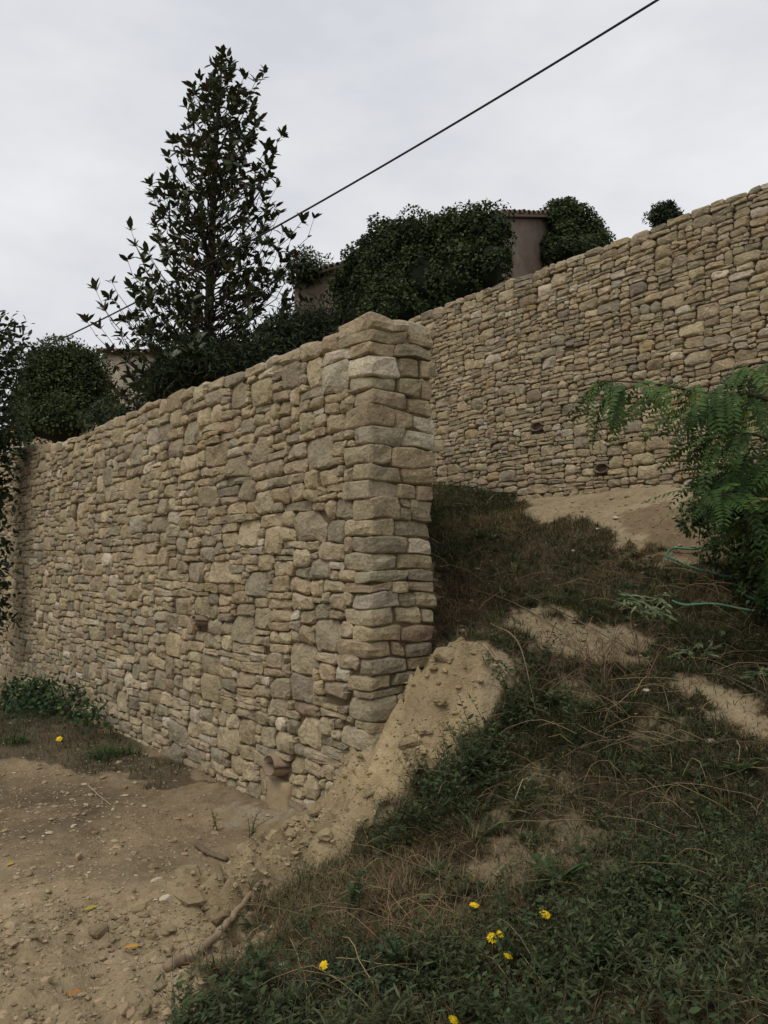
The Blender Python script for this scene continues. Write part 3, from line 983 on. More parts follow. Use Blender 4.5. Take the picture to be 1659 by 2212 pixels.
# ------------------------------------------------------------------ foliage masses
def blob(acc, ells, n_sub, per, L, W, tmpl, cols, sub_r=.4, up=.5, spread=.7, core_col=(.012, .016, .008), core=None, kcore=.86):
    """leafy mass: leaves on clumps that sit on big ellipsoids; ells: (centre, radii)"""
    cs, rs = [np.array(c) for c, _ in ells], [np.array(r) for _, r in ells]
    area = np.array([np.prod(r) ** (2 / 3) for r in rs]); area /= area.sum()
    for c, r, w in zip(cs, rs, area):
        m = max(4, int(n_sub * w))
        d = rand_dir(m)
        d[:, 2] = np.where(d[:, 2] < -.5, -d[:, 2], d[:, 2])
        d = unit(d)
        sc = c + d * r * (RNG.uniform(.66, 1.02, (m, 1)) + RNG.uniform(.05, .42, (m, 1)) * (RNG.random((m, 1)) < .26))
        sr = sub_r * RNG.uniform(.45, 1.35, (m, 1))
        k = per
        dd = rand_dir(m * k).reshape(m, k, 3)
        dd = unit(dd + d[:, None] * .6)
        P = (sc[:, None] + dd * sr[:, None] * RNG.uniform(.75, 1.05, (m, k, 1))).reshape(-1, 3)
        keep = np.ones(len(P), bool)
        for c2, r2 in zip(cs, rs):
            keep &= (((P - c2) / (r2 * .80)) ** 2).sum(1) > 1
        P = P[keep]; ddf = dd.reshape(-1, 3)[keep]
        A = unit(rand_dir(len(P)) * spread + ddf * .5 + np.array([0, 0, -.25]))
        N = unit(ddf + np.array([0, 0, up]) + rand_dir(len(P)) * .45)
        ci = RNG.integers(0, len(cols), len(P))
        col = np.array(cols)[ci] * RNG.uniform(.6, 1.4, (len(P), 1))
        young = RNG.random(len(P)) < .10
        col[young] = col[young] * [1.9, 1.7, 1.3]
        tint = np.repeat(RNG.uniform(.75, 1.25, m), k)[keep][:, None]
        add_leaves(acc, P, A, N, L * RNG.uniform(.7, 1.25, len(P)), W * RNG.uniform(.75, 1.2, len(P)), tmpl, col * tint)
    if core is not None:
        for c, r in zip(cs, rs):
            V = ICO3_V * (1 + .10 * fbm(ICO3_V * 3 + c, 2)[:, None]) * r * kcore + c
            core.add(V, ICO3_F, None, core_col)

def px_ell(u, v, D, ru, rv, rd=None):
    k = D / FPX
    return at(u, v, D), (ru * k, rd if rd else .8 * ru * k, rv * k)

IVYC = [(.042, .060, .022), (.030, .046, .018), (.060, .078, .028), (.036, .056, .026)]
def leafy_thing(name, label, cat, ells, n_sub, per, L, W, tmpl, cols, sub_r, trunk=None, matl=None, group=None, kcore=.84, leafname='foliage'):
    E = [px_ell(*e) for e in ells]
    base = np.mean([c for c, _ in E], 0); zb = min(c[2] - r[2] for c, r in E)
    if trunk is not None: zb = trunk
    off = np.array([base[0], base[1], zb])
    root = empty(name, off, 0, label, cat, group)
    a, co = Acc(), Acc()
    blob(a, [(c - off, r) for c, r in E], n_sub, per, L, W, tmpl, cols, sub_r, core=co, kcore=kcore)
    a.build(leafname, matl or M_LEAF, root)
    tag(co.build('dark_core', M_BARK, root), kind='stuff')  # solid dark core added inside the leaves to block the view through
    if trunk is not None:
        t = Acc()
        for k in range(3):
            c = E[min(k, len(E) - 1)][0] - off
            t.add(*tube(smooth_path([(0 + .06 * k, 0, 0), (c[0] * .3 + .05 * k, c[1] * .3, c[2] * .5), c], 10), np.linspace(.09, .03, 11)[:len(smooth_path([(0, 0, 0), (0, 0, 1), (0, 0, 2)], 10))], 6), col=(.06, .05, .04))
        t.build('trunk', M_BARK, root)
    return root

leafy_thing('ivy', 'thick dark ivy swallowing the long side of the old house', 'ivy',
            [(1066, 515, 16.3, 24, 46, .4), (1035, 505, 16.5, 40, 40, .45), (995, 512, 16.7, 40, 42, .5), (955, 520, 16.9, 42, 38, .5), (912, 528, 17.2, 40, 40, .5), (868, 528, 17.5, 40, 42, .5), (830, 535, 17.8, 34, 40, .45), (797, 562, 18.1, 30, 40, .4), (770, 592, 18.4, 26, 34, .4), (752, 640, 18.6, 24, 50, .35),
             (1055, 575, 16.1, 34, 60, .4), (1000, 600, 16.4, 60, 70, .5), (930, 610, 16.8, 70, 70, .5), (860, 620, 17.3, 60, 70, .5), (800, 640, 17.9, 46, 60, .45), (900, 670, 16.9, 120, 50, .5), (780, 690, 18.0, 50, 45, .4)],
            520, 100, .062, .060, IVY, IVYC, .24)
leafy_thing('ivy', 'dark ivy mound hanging off the gable end of the old house', 'ivy',
            [(1203, 486, 18.7, 24, 38, .4), (1226, 482, 18.6, 24, 34, .45), (1250, 502, 18.5, 24, 32, .45), (1273, 522, 18.4, 20, 26, .4), (1292, 538, 18.3, 14, 18, .3), (1215, 550, 18.3, 34, 46, .5), (1258, 550, 18.3, 34, 36, .5)],
            170, 105, .062, .060, IVY, IVYC, .22)
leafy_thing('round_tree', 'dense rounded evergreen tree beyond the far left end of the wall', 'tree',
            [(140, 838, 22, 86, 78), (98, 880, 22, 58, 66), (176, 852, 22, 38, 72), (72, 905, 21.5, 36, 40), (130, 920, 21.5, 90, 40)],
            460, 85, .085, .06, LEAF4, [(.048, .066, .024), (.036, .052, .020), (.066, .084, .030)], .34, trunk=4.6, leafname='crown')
leafy_thing('distant_tree', 'small round treetop showing above the high wall on the skyline', 'tree',
            [(1446, 450, 34, 7, 6), (1432, 461, 34, 8, 6), (1453, 464, 34, 7, 8), (1415, 470, 34, 7, 5), (1438, 474, 34, 18, 8), (1424, 455, 34, 4, 4)], 90, 50, .15, .07, LEAF4, [(.036, .052, .024), (.028, .042, .020)], .26, trunk=5.0, leafname='crown', kcore=.5)
leafy_thing('shrub', 'wispy pale green bush growing at the low end of the old house roof', 'shrub',
            [(655, 590, 20.4, 20, 28, .4), (690, 592, 20.4, 18, 14, .3)], 40, 40, .12, .05, LEAF4, [(.060, .080, .035), (.045, .062, .028)], .30)
DARK = [(.026, .036, .016), (.034, .044, .020), (.020, .028, .014)]
leafy_thing('shrub', 'dark long-leaved shrub under the right side of the magnolia', 'shrub',
            [(655, 762, 15.6, 62, 42, .7), (580, 800, 15.2, 60, 44, .6), (700, 735, 16.0, 30, 34, .5), (620, 735, 15.9, 26, 24, .4)], 170, 70, .15, .035, LEAF4, DARK, .36, kcore=.62)
leafy_thing('shrub', 'dark long-leaved shrub straight below the magnolia trunk', 'shrub',
            [(470, 815, 15.6, 52, 40, .7), (400, 828, 15.8, 44, 38, .6), (362, 862, 16.0, 28, 22, .6), (430, 778, 15.9, 30, 22, .4)], 140, 70, .15, .035, LEAF4, DARK, .36, kcore=.62)
leafy_thing('shrub', 'leafy shrub leaning over the wall below the pale plastered house', 'shrub',
            [(288, 900, 18.0, 46, 14, .5), (236, 912, 18.6, 38, 12, .5)], 36, 40, .17, .05, LEAF6, [(.030, .042, .020), (.040, .052, .026)], .34, kcore=.6)

# ------------------------------------------------------------------ magnolia
def branchy(acc, p0, p1, sag, r0, r1, col, n=9):
    mid = (np.array(p0) + np.array(p1)) / 2 + np.array(sag)
    path = bez(p0, mid, p1, n)
    path[1:-1] += RNG.normal(size=(n - 2, 3)) * .012 * np.linalg.norm(np.array(p1) - np.array(p0))
    acc.add(*tube(path, np.linspace(r0, r1, n), 5), col=col)
    return path

def build_magnolia():
    D = 16.6
    base = at(452, 900, D); base[2] = 4.45
    root = empty('magnolia_tree', base, 0, 'tall pointed magnolia with large dark leaves standing behind the near wall', 'tree')
    top = at(480, 125, D)
    bark = (.048, .042, .034)
    tr = Acc()
    tp = smooth_path([base, at(450, 740, D), at(456, 560, D), at(462, 400, D), at(470, 260, D), top], 40)
    zfrac = (tp[:, 2] - tp[0, 2]) / (tp[-1, 2] - tp[0, 2])
    rads = .115 * (1 - zfrac) ** .8 + .010
    tr.add(*tube(tp - base, rads, 9), col=bark)
    tr.build('trunk', M_BARK, root)
    def trunk_at(z):
        k = np.clip(np.searchsorted(tp[:, 2], z), 1, len(tp) - 1)
        return tp[k], rads[k]
    prof = np.array([(110, 468, 490), (150, 432, 560), (190, 418, 555), (230, 402, 560), (300, 375, 612), (340, 352, 605), (390, 318, 612), (430, 318, 622), (470, 318, 645), (520, 275, 655), (560, 250, 660), (620, 205, 670), (680, 195, 680), (740, 215, 690), (800, 230, 660), (860, 230, 560)], float)
    tips = [(480, 112), (478, 124), (470, 140), (573, 152), (430, 165), (520, 196), (548, 225), (404, 232), (400, 275), (364, 336), (370, 300), (610, 290), (590, 330), (325, 392), (330, 425), (600, 400), (575, 385), (282, 492), (290, 525), (680, 466), (655, 475), (640, 548), (612, 500), (205, 622), (235, 640), (186, 692), (215, 705), (300, 625), (275, 560), (640, 610), (555, 170), (448, 190), (500, 155), (340, 520), (300, 600), (545, 300), (262, 720), (250, 760), (650, 650), (250, 650), (270, 690), (300, 660), (240, 605), (330, 600), (310, 560), (290, 640), (225, 665), (320, 700), (640, 700), (620, 660), (600, 600), (652, 560), (600, 540), (628, 580), (590, 470), (570, 430), (350, 470), (370, 420), (585, 360), (395, 330), (560, 260), (425, 260)]
    T = []
    for (u, v) in tips:
        T.append(at(u, v, D + RNG.uniform(-.5, .5)))
    for _ in range(420):
        v = 110 + 745 * RNG.random() ** .60
        lo, hi = np.interp(v, prof[:, 0], prof[:, 1]), np.interp(v, prof[:, 0], prof[:, 2])
        c = (np.interp(v, [110, 260, 400, 560, 740, 900], [480, 470, 462, 456, 450, 452]))
        th = RNG.random() * 2 * math.pi
        rr = (RNG.uniform(.30, .95) if RNG.random() < .7 else RNG.uniform(.8, 1.08)) * (.88 + .40 * float(noise3(np.array([math.cos(th) * 1.6 + 4, math.sin(th) * 1.6, v / 95.]))))
        x = math.cos(th) * rr
        u = c + (x * (hi - c) if x > 0 else -x * (lo - c))
        dep = math.sin(th) * rr * (hi - lo) / 2 * D / FPX
        T.append(at(u, v, D + dep))
    br, lv = Acc(), []
    for k, tip in enumerate(T):
        c0, _ = trunk_at(tip[2])
        rad = np.linalg.norm((tip - c0)[:2])
        z0 = max(tip[2] - .3 - rad * RNG.uniform(.6, 1.15), base[2] + .3)
        p0, r0 = trunk_at(z0)
        p1 = tip
        ctrl = p0 + (tip - p0) * [.72, .72, RNG.uniform(.22, .42)]
        path = branchy(br, p0 - base, p1 - base, ctrl - (p0 + p1) / 2, min(.017, .35 * r0) * min(1, .4 + rad), .004, bark)
        path = path + base
        ax = unit(path[-1] - path[-2]); ax = unit(ax + [0, 0, .35])
        nl = RNG.integers(4, 9)
        ref = unit(np.cross(ax, rand_dir(1)[0])); bi = np.cross(ax, ref)
        for q in range(nl):
            a_ = q * 2.399 + RNG.uniform(-.3, .3)
            rd = ref * math.cos(a_) + bi * math.sin(a_)
            open_ = RNG.uniform(.35, 1.25)
            A = unit(ax * math.cos(open_) + rd * math.sin(open_))
            N = unit(ax * math.sin(open_) - rd * math.cos(open_) + RNG.normal(size=3) * .25)
            s0 = tip - ax * RNG.uniform(0, .09)
            lv.append((s0, A, N, RNG.uniform(.14, .27)))
        for q in range(RNG.integers(3, 8)):       # leaves further down the twig
            t = RNG.uniform(.5, .97)
            p = path[int(t * (len(path) - 1))]
            A = unit(rand_dir(1)[0] + ax * .5 + (tip - c0) * .2); N = unit(np.array([0, 0, 1]) + rand_dir(1)[0] * .6)
            lv.append((p, A, N, RNG.uniform(.13, .21)))
        if RNG.random() < .5:                     # a side twig with its own rosette
            q = path[-4]; d = unit(rand_dir(1)[0] + (tip - c0) * .4 + [0, 0, .5]); e = q + d * RNG.uniform(.15, .34)
            br.add(*tube(bez(q - base, (q + e) / 2 - base + [0, 0, -.02], e - base, 5), np.linspace(.005, .003, 5), 4), col=bark)
            for w in range(RNG.integers(5, 9)):
                A = unit(rand_dir(1)[0] + d * .8); N = unit(d - A * np.dot(A, d) + rand_dir(1)[0] * .4)
                lv.append((e, A, N, RNG.uniform(.14, .22)))
    br.build('branches', M_BARK, root)
    P = np.array([l[0] for l in lv]) - base; A = np.array([l[1] for l in lv]); N = np.array([l[2] for l in lv]); L = np.array([l[3] for l in lv])
    u, v, f = project(P + base)
    cols = vary((.042, .054, .019), len(P), .4, .12)
    old = RNG.random(len(P)) < .12
    cols[old] = vary((.060, .042, .020), old.sum(), .3, .1)
    # leaves at the rim of the crown read one by one
    lo, hi = np.interp(v, prof[:, 0], prof[:, 1]), np.interp(v, prof[:, 0], prof[:, 2])
    edge = np.minimum(u - lo, hi - u) + np.where(v > 780, 200, 0)
    vis = edge - L * 300
    pick = np.argsort(vis)[:300]
    rest = np.setdiff1d(np.arange(len(P)), pick)
    a = Acc(); add_leaves(a, P[rest], A[rest], N[rest], L[rest], L[rest] * .48, LEAF8, cols[rest])
    tag(a.build('crown', M_GLOSSLEAF, root), kind='stuff')
    from mathutils import Matrix
    meshes = []
    for k in range(4):
        a = Acc(); add_leaves(a, np.zeros((1, 3)), np.array([[1., 0, 0]]), np.array([[0, 0, 1.]]), 1.0, .48, LEAF8, [(.034, .042, .016), (.040, .048, .019), (.028, .035, .014), (.062, .045, .020)][k])
        meshes.append(a)
    mdat = {}
    for i in pick:
        k = int(RNG.choice(4, p=[.35, .3, .25, .1]))
        if k not in mdat:
            o = meshes[k].build('leaf', M_GLOSSLEAF, root); mdat[k] = o.data
        else:
            o = bpy.data.objects.new('leaf', mdat[k]); COL.objects.link(o); o.parent = root
        a_ = A[i]; s_ = unit(np.cross(a_, N[i])); n_ = np.cross(s_, a_)
        s_ = -s_
        l = L[i]
        o.matrix_local = Matrix(((a_[0] * l, s_[0] * l, n_[0] * l, P[i][0]), (a_[1] * l, s_[1] * l, n_[1] * l, P[i][1]), (a_[2] * l, s_[2] * l, n_[2] * l, P[i][2]), (0, 0, 0, 1)))
    return root
build_magnolia()

# ------------------------------------------------------------------ small-leaved tree at the left edge
def build_edge_tree():
    D = 10.6
    base = np.array([at(-70, 1500, D)[0], D, 0.0]); base[2] = float(ground_z(np.array([base[0]]), np.array([base[1]]))[0])
    root = empty('small_leaf_tree', base, 0, 'small-leaved tree reaching in from the left edge over the wall end', 'tree')
    tr, lf = Acc(), Acc()
    tp = smooth_path([base, at(-75, 1200, D), at(-60, 900, D), at(-55, 700, D)], 20)
    tr.add(*tube(tp - base, np.linspace(.08, .03, len(tp)), 7), col=(.06, .052, .042))
    tr.build('trunk', M_BARK, root)
    br = Acc()
    ends = [(30, 705), (60, 745), (70, 770), (40, 790), (28, 840), (45, 880), (60, 930), (50, 950), (30, 1000), (18, 1060), (15, 1120), (10, 1200), (8, 1280), (12, 1350), (-20, 680), (0, 720), (20, 760), (10, 810), (20, 900), (15, 960), (0, 1000), (-10, 1100), (-5, 1250), (35, 970), (20, 870), (0, 860), (5, 930), (-20, 980), (-20, 800), (-30, 1050), (-30, 1170), (-25, 1300), (0, 1320), (5, 1060)]
    for (u, v) in ends:
        e = at(u, v, D + RNG.uniform(-.6, .4))
        s = tp[np.clip(int(len(tp) * np.interp(v, [650, 1500], [.98, .2]) - 2), 0, len(tp) - 1)]
        path = branchy(br, s - base, e - base, (0, 0, .12), .014, .003, (.06, .052, .042), 10) + base
        n = 95
        t = RNG.random(n) ** .6 * 9
        i = np.minimum(t.astype(int), 8)
        p = path[i] + (path[i + 1] - path[i]) * (t - i)[:, None] + RNG.normal(size=(n, 3)) * .11
        add_leaves(lf, p - base, unit(rand_dir(n) + unit(path[-1] - path[-2]) * .5), unit(rand_dir(n) * .7 + [0, 0, 1]), RNG.uniform(.075, .125, n), RNG.uniform(.036, .058, n), LEAF6, vary((.030, .042, .018), n, .35))
    br.build('branches', M_BARK, root)
    lf.build('crown', M_LEAF, root)
build_edge_tree()

# ------------------------------------------------------------------ feathery tree on the right
def frond_mesh(L, pairs, col, droop):
    a = Acc()
    t = np.linspace(0, 1, 9)
    path = np.stack([t * L, .04 * L * np.sin(t * 3), -droop * L * t ** 2], 1)
    a.add(*tube(path, np.linspace(.0016, .0007, 9), 3), col=(.10, .12, .04))
    tt = np.linspace(.12, .98, pairs)
    p = np.stack([np.interp(tt, t, path[:, k]) for k in range(3)], 1)
    tan = unit(np.stack([np.gradient(p[:, k]) for k in range(3)], 1))
    up = np.array([0, 0, 1.0])
    for s in (-1, 1):
        side = unit(np.cross(tan, up)) * s
        A = unit(side + tan * .45 + RNG.normal(size=(pairs, 3)) * .10 + np.array([0, 0, -.18]))
        N = unit(np.cross(side, tan) * -s + RNG.normal(size=(pairs, 3)) * .15)
        N = np.where(N[:, 2:] < 0, -N, N)
        l = L * .165 * (.55 + .6 * np.sin(np.clip(tt * 3.0, 0, math.pi))) * RNG.uniform(.88, 1.1, pairs)
        add_leaves(a, p, A, N, l, l * .32, LEAF6, vary(col, pairs, .18, .06))
    return a

def build_feathery():
    b0 = on_ground(1790, 1480)
    base = np.array([b0[0], b0[1], b0[2]])
    D0 = base[1]
    root = empty('feathery_tree', base, 0, 'green feathery-leaved tree reaching in from the right edge', 'tree')
    tr = Acc()
    tp = smooth_path([base, at(1800, 1250, D0), at(1785, 1000, D0 + .05), at(1760, 800, D0 + .1), at(1745, 690, D0 + .1)], 24)
    tr.add(*tube(tp - base, np.linspace(.055, .015, len(tp)), 7), col=(.075, .060, .045))
    tr.build('trunk', M_BARK, root)
    limbs = [
        ([(1775, 930, D0), (1650, 860, D0 - .1), (1520, 848, D0 - .2), (1410, 828, D0 - .25), (1290, 822, D0 - .3)], 46),
        ([(1785, 1000, D0), (1670, 905, D0 + .1), (1570, 880, D0 + .1), (1490, 880, D0)], 26),
        ([(1765, 850, D0), (1700, 790, D0), (1630, 785, D0), (1600, 800, D0 - .1)], 24),
        ([(1790, 1080, D0), (1690, 970, D0 - .2), (1610, 935, D0 - .25), (1530, 950, D0 - .3)], 26),
        ([(1795, 1130, D0), (1700, 1040, D0), (1610, 1010, D0), (1540, 1040, D0)], 32),
        ([(1798, 1180, D0), (1700, 1110, D0 - .2), (1610, 1060, D0 - .2), (1530, 1075, D0 - .3)], 34),
        ([(1798, 1230, D0), (1710, 1150, D0 - .1), (1650, 1125, D0 - .1), (1605, 1135, D0 - .1)], 22),
        ([(1798, 1280, D0), (1740, 1220, D0), (1705, 1200, D0), (1670, 1215, D0)], 14),
        ([(1770, 880, D0), (1720, 840, D0 + .3), (1650, 850, D0 + .5), (1590, 890, D0 + .5)], 22),
        ([(1790, 1050, D0), (1720, 1010, D0 + .3), (1650, 990, D0 + .4), (1590, 1000, D0 + .4)], 22)]
    br = Acc()
    G = [(.060, .110, .025), (.048, .092, .022), (.074, .126, .028), (.040, .077, .020), (.110, .138, .036), (.032, .063, .019)]
    meshes = [frond_mesh(1.0, 15, G[k], [.4, .7, 1.1, .6, .3, .9][k]) for k in range(6)]
    md = {}
    from mathutils import Matrix, Euler
    for li, (pts, n) in enumerate(limbs):
        path = smooth_path([at(*p) for p in pts], 20)
        br.add(*tube(path - base, np.linspace(.013, .003, len(path)), 5), col=(.055, .045, .032))
        m = len(path)
        for k in range(n):
            t = 1 - (RNG.random() ** (1.0 if li == 0 else 1.3)) * .78 if k > 1 else 1.0 - .02 * k
            p = path[min(m - 1, int(t * (m - 1)))]
            out = path[min(m - 1, int(t * (m - 1)) + 1)] - path[max(0, int(t * (m - 1)) - 1)]
            yaw = math.atan2(out[1], out[0]) + RNG.choice([-1, 1]) * RNG.uniform(.1, 1.35)
            k6 = int(RNG.choice(6, p=[.2, .2, .14, .2, .08, .18]))
            if k6 in md:
                o = bpy.data.objects.new('frond', md[k6]); COL.objects.link(o); o.parent = root
            else:
                o = meshes[k6].build('frond', M_LEAF, root); md[k6] = o.data
            s = RNG.uniform(.20, .34) if li == 0 else RNG.uniform(.16, .30)
            o.location = p - base + RNG.normal(size=3) * .01
            o.rotation_euler = Euler((RNG.uniform(-.6, .6), RNG.uniform(-.25, .75) if li < 4 else RNG.uniform(-.5, .5), yaw))
            o.scale = (s, s, s)
    br.build('branches', M_BARK, root)
    y = Acc(); p = at(1497, 838, D0 - .22) - base
    add_leaves(y, np.array([p, p + [.012, 0, 0]]), np.array([[-.45, -.1, -1], [.4, -.1, -1.]]), np.array([[0, -1, .2], [0, -1, .2]]), .075, .022, LEAF8, (.45, .26, .05))
    tag(y.build('withered_leaf', M_LEAF, root), 'withered yellow pair of leaflets')
build_feathery()
leafy_thing('bramble', 'dark tangled bramble under the feathery tree', 'bramble',
            [(1648, 1165, 5.6, 62, 75, .45), (1668, 1275, 5.4, 26, 40, .3), (1710, 1130, 5.5, 70, 120, .5), (1720, 1290, 5.2, 60, 70, .4), (1560, 1100, 5.7, 45, 40, .35)],
            190, 60, .045, .026, LEAF4, [(.034, .056, .020), (.046, .074, .024), (.026, .042, .018)], .13, kcore=.7)

# ------------------------------------------------------------------ overhead cable
A_, B_ = at(1420, 0, 10.0), at(40, 775, 20.0)
dv = B_ - A_
pts = []
for t in np.linspace(-.55, 1.5, 60):
    p = A_ + dv * t
    p[2] += -.95 * t * (1 - t) * 1.0 if True else 0
    pts.append(p)
cb = Acc(); cb.add(*tube(np.array(pts), .0165, 8), col=(.02, .02, .02))
o = cb.build('overhead_cable', M_RUBBER)
tag(o, 'black overhead cable sagging across the sky and through the magnolia', 'cable')

# ------------------------------------------------------------------ ground cover (nobody could count it)
def scatter(n, accept, x=(-4.2, 7.5), y=(-4.5, 5.2), k=3.2, pw=1.3):
    out = []
    tot = 0
    for _ in range(60):
        lx, ly = RNG.uniform(*x, 60000), RNG.uniform(*y, 60000)
        p = to_world(lx, ly, 0)
        d = np.hypot(p[:, 0], p[:, 1])
        ok = (RNG.random(60000) < np.minimum(1, (k / np.maximum(d, .5)) ** pw)) & (p[:, 1] > .9) & (np.abs(p[:, 0]) < .62 * p[:, 1] + .8) & ((lx > -.1) | (ly < .2) | (p[:, 0] > .03 * p[:, 1])) & ~((lx < .05) & (ly > -.03) & (ly < ENDW + .03))
        ok &= RNG.random(60000) < accept(p[:, 0], p[:, 1])
        q = p[ok]
        out.append(q); tot += len(q)
        if tot >= n: break
    q = np.concatenate(out)[:n]
    q[:, 2] = ground_z(q[:, 0], q[:, 1])
    return q

BLADE = (np.array([(0, -.5, 0), (0, .5, 0), (.55, -.38, -.06), (.55, .38, -.06), (1, 0, -.30)], float), np.array([(2, 3, 4)]), np.array([(0, 1, 3, 2)]))
def patch(x, y, f, s): return np.clip(.5 + .75 * noise2(x, y, f, 3, s), 0, 1)

# short grass
def acc_grass(x, y):
    return grass_mask(x, y) * (.30 + .70 * patch(x, y, 1.5, 3.3)) * (1 - .65 * in_poly(x, y, WALL_END))
p = scatter(150000, acc_grass, pw=1.0)
n = len(p)
dist = np.hypot(p[:, 0], p[:, 1])
th = RNG.random(n) * 6.283
lean = RNG.uniform(.25, 1.5, n)
A = unit(np.stack([np.cos(th) * lean, np.sin(th) * lean, np.ones(n)], 1))
N = unit(np.stack([-np.cos(th), -np.sin(th), lean], 1) + RNG.normal(size=(n, 3)) * .2)
dry = patch(p[:, 0], p[:, 1], .9, 21.) + .35 * (RNG.random(n) - .5)
nearg = sstep(5.2, 3.4, dist)
cg = vary((.062, .072, .030), n, .45, .12); cd = vary((.200, .146, .078), n, .45, .1)
w_ = (RNG.random(n) < np.clip((dry - .42) * 2.6 + .16 - .16 * nearg, .05, .85))[:, None]
g = Acc(); add_leaves(g, p - [0, 0, .004], A, N, RNG.uniform(.03, .095, n) * (1 + .25 * nearg), RNG.uniform(.0022, .0042, n) * (1 + .12 * np.maximum(dist - 3, 0)), BLADE, np.where(w_, cd, cg))
tag(g.build('grass', M_LEAF), 'short patchy grass covering the slope', 'grass', kind='stuff')

# brown thatch lying flat
p = scatter(30000, lambda x, y: grass_mask(x, y) * (.15 + .85 * patch(x, y, 1.1, 14.)))
n = len(p); th = RNG.random(n) * 6.283
A = unit(np.stack([np.cos(th), np.sin(th), RNG.uniform(-.05, .5, n)], 1)); N = unit(np.array([0, 0, 1.]) + RNG.normal(size=(n, 3)) * .3)
g = Acc(); add_leaves(g, p + [0, 0, .008], A, N, RNG.uniform(.03, .12, n), RNG.uniform(.0018, .0034, n), BLADE, vary((.170, .120, .070), n, .5, .12))
tag(g.build('dead_grass', M_DRY), 'dead brown grass lying over the slope', 'dead grass', kind='stuff')

# low leafy weeds: sprigs with small leaves
CLEAR = region([(330, 2190), (400, 2040), (640, 1870), (790, 1840), (770, 1930), (620, 2030), (520, 2130), (440, 2250)])
def acc_weed(x, y):
    return grass_mask(x, y) * (1 - .8 * in_poly(x, y, CLEAR)) * sstep(.25, .72, patch(x, y, 2.0, 41.)) * np.clip(.10 + 1.1 * sstep(4.1, 3.0, np.hypot(x, y)), 0, 1)
p = scatter(5000, acc_weed, k=3.0, pw=1.6)
g = Acc(); st = Acc()
n = len(p)
hgt = RNG.uniform(.04, .19, n) * (.7 + .6 * patch(p[:, 0], p[:, 1], 2.2, 51.))
dirs = unit(np.stack([RNG.normal(size=n) * .55, RNG.normal(size=n) * .55, np.ones(n)], 1))
big = patch(p[:, 0], p[:, 1], 2.6, 66.)
sort = np.where(patch(p[:, 0], p[:, 1], 2.4, 131.) > .62, 1, 0) + np.where(patch(p[:, 0], p[:, 1], 2.8, 151.) > .66, 2, 0)
sort = np.where(RNG.random(n) < .15, RNG.integers(0, 4, n), sort)
wr_ = np.array([.42, .26, .62, .34])[sort]; ll_ = np.array([1.0, 1.05, .85, 1.1])[sort]
cs_ = np.array([(.048, .068, .028), (.072, .086, .036), (.042, .066, .032), (.088, .092, .040)])[sort]
hgt = hgt * np.array([1.0, 1.5, .7, 1.2])[sort]
for k in range(9):
    t = (k + .6) / 9
    q = p + dirs * (hgt * t)[:, None] + RNG.normal(size=(n, 3)) * .004
    a0 = k * 2.4 + RNG.random(n)
    A = unit(np.stack([np.cos(a0), np.sin(a0), RNG.uniform(.0, .9, n)], 1))
    N = unit(np.array([0, 0, 1.]) + RNG.normal(size=(n, 3)) * .4)
    L = RNG.uniform(.012, .038, n) * (1.15 - .6 * t) * (.45 + 1.1 * big) * ll_
    c = cs_ * RNG.uniform(.6, 1.4, (n, 1)) * (1 + .1 * RNG.normal(size=(n, 3)))
    add_leaves(g, q, A, N, L, L * wr_ * RNG.uniform(.8, 1.2, n), LEAF6, np.clip(c, .005, 1))
# their stems, and tufts of taller grass between them
for q, d, h_ in zip(p[::3], dirs[::3], hgt[::3]):
    g.add(*tube(np.stack([q, q + d * h_ * .55 + RNG.normal(size=3) * .004, q + d * h_ * 1.05]), [.0012, .001, .0006], 3, cap=False), col=(.085, .085, .04))
rp_ = scatter(300, lambda x, y: grass_mask(x, y) * sstep(.35, .8, patch(x, y, 1.9, 191.)), pw=1.2)
for q in rp_:
    m_ = RNG.integers(5, 10); th_ = np.arange(m_) * 2.399 + RNG.random(); r_ = RNG.uniform(.15, 1.1, m_)
    l_ = RNG.uniform(.035, .085) * RNG.uniform(.6, 1.2, m_)
    add_leaves(g, np.tile(q, (m_, 1)), unit(np.stack([np.cos(th_), np.sin(th_), r_], 1)), unit(np.stack([-np.cos(th_) * r_, -np.sin(th_) * r_, np.ones(m_)], 1)), l_, l_ * RNG.choice([.28, .42, .6]), LEAF8, vary((.062, .096, .038), m_, .3, .1) * RNG.uniform(.7, 1.4))
tag(g.build('undergrowth', M_LEAF), 'low dark leafy weeds covering the near bank', 'weeds', kind='stuff')

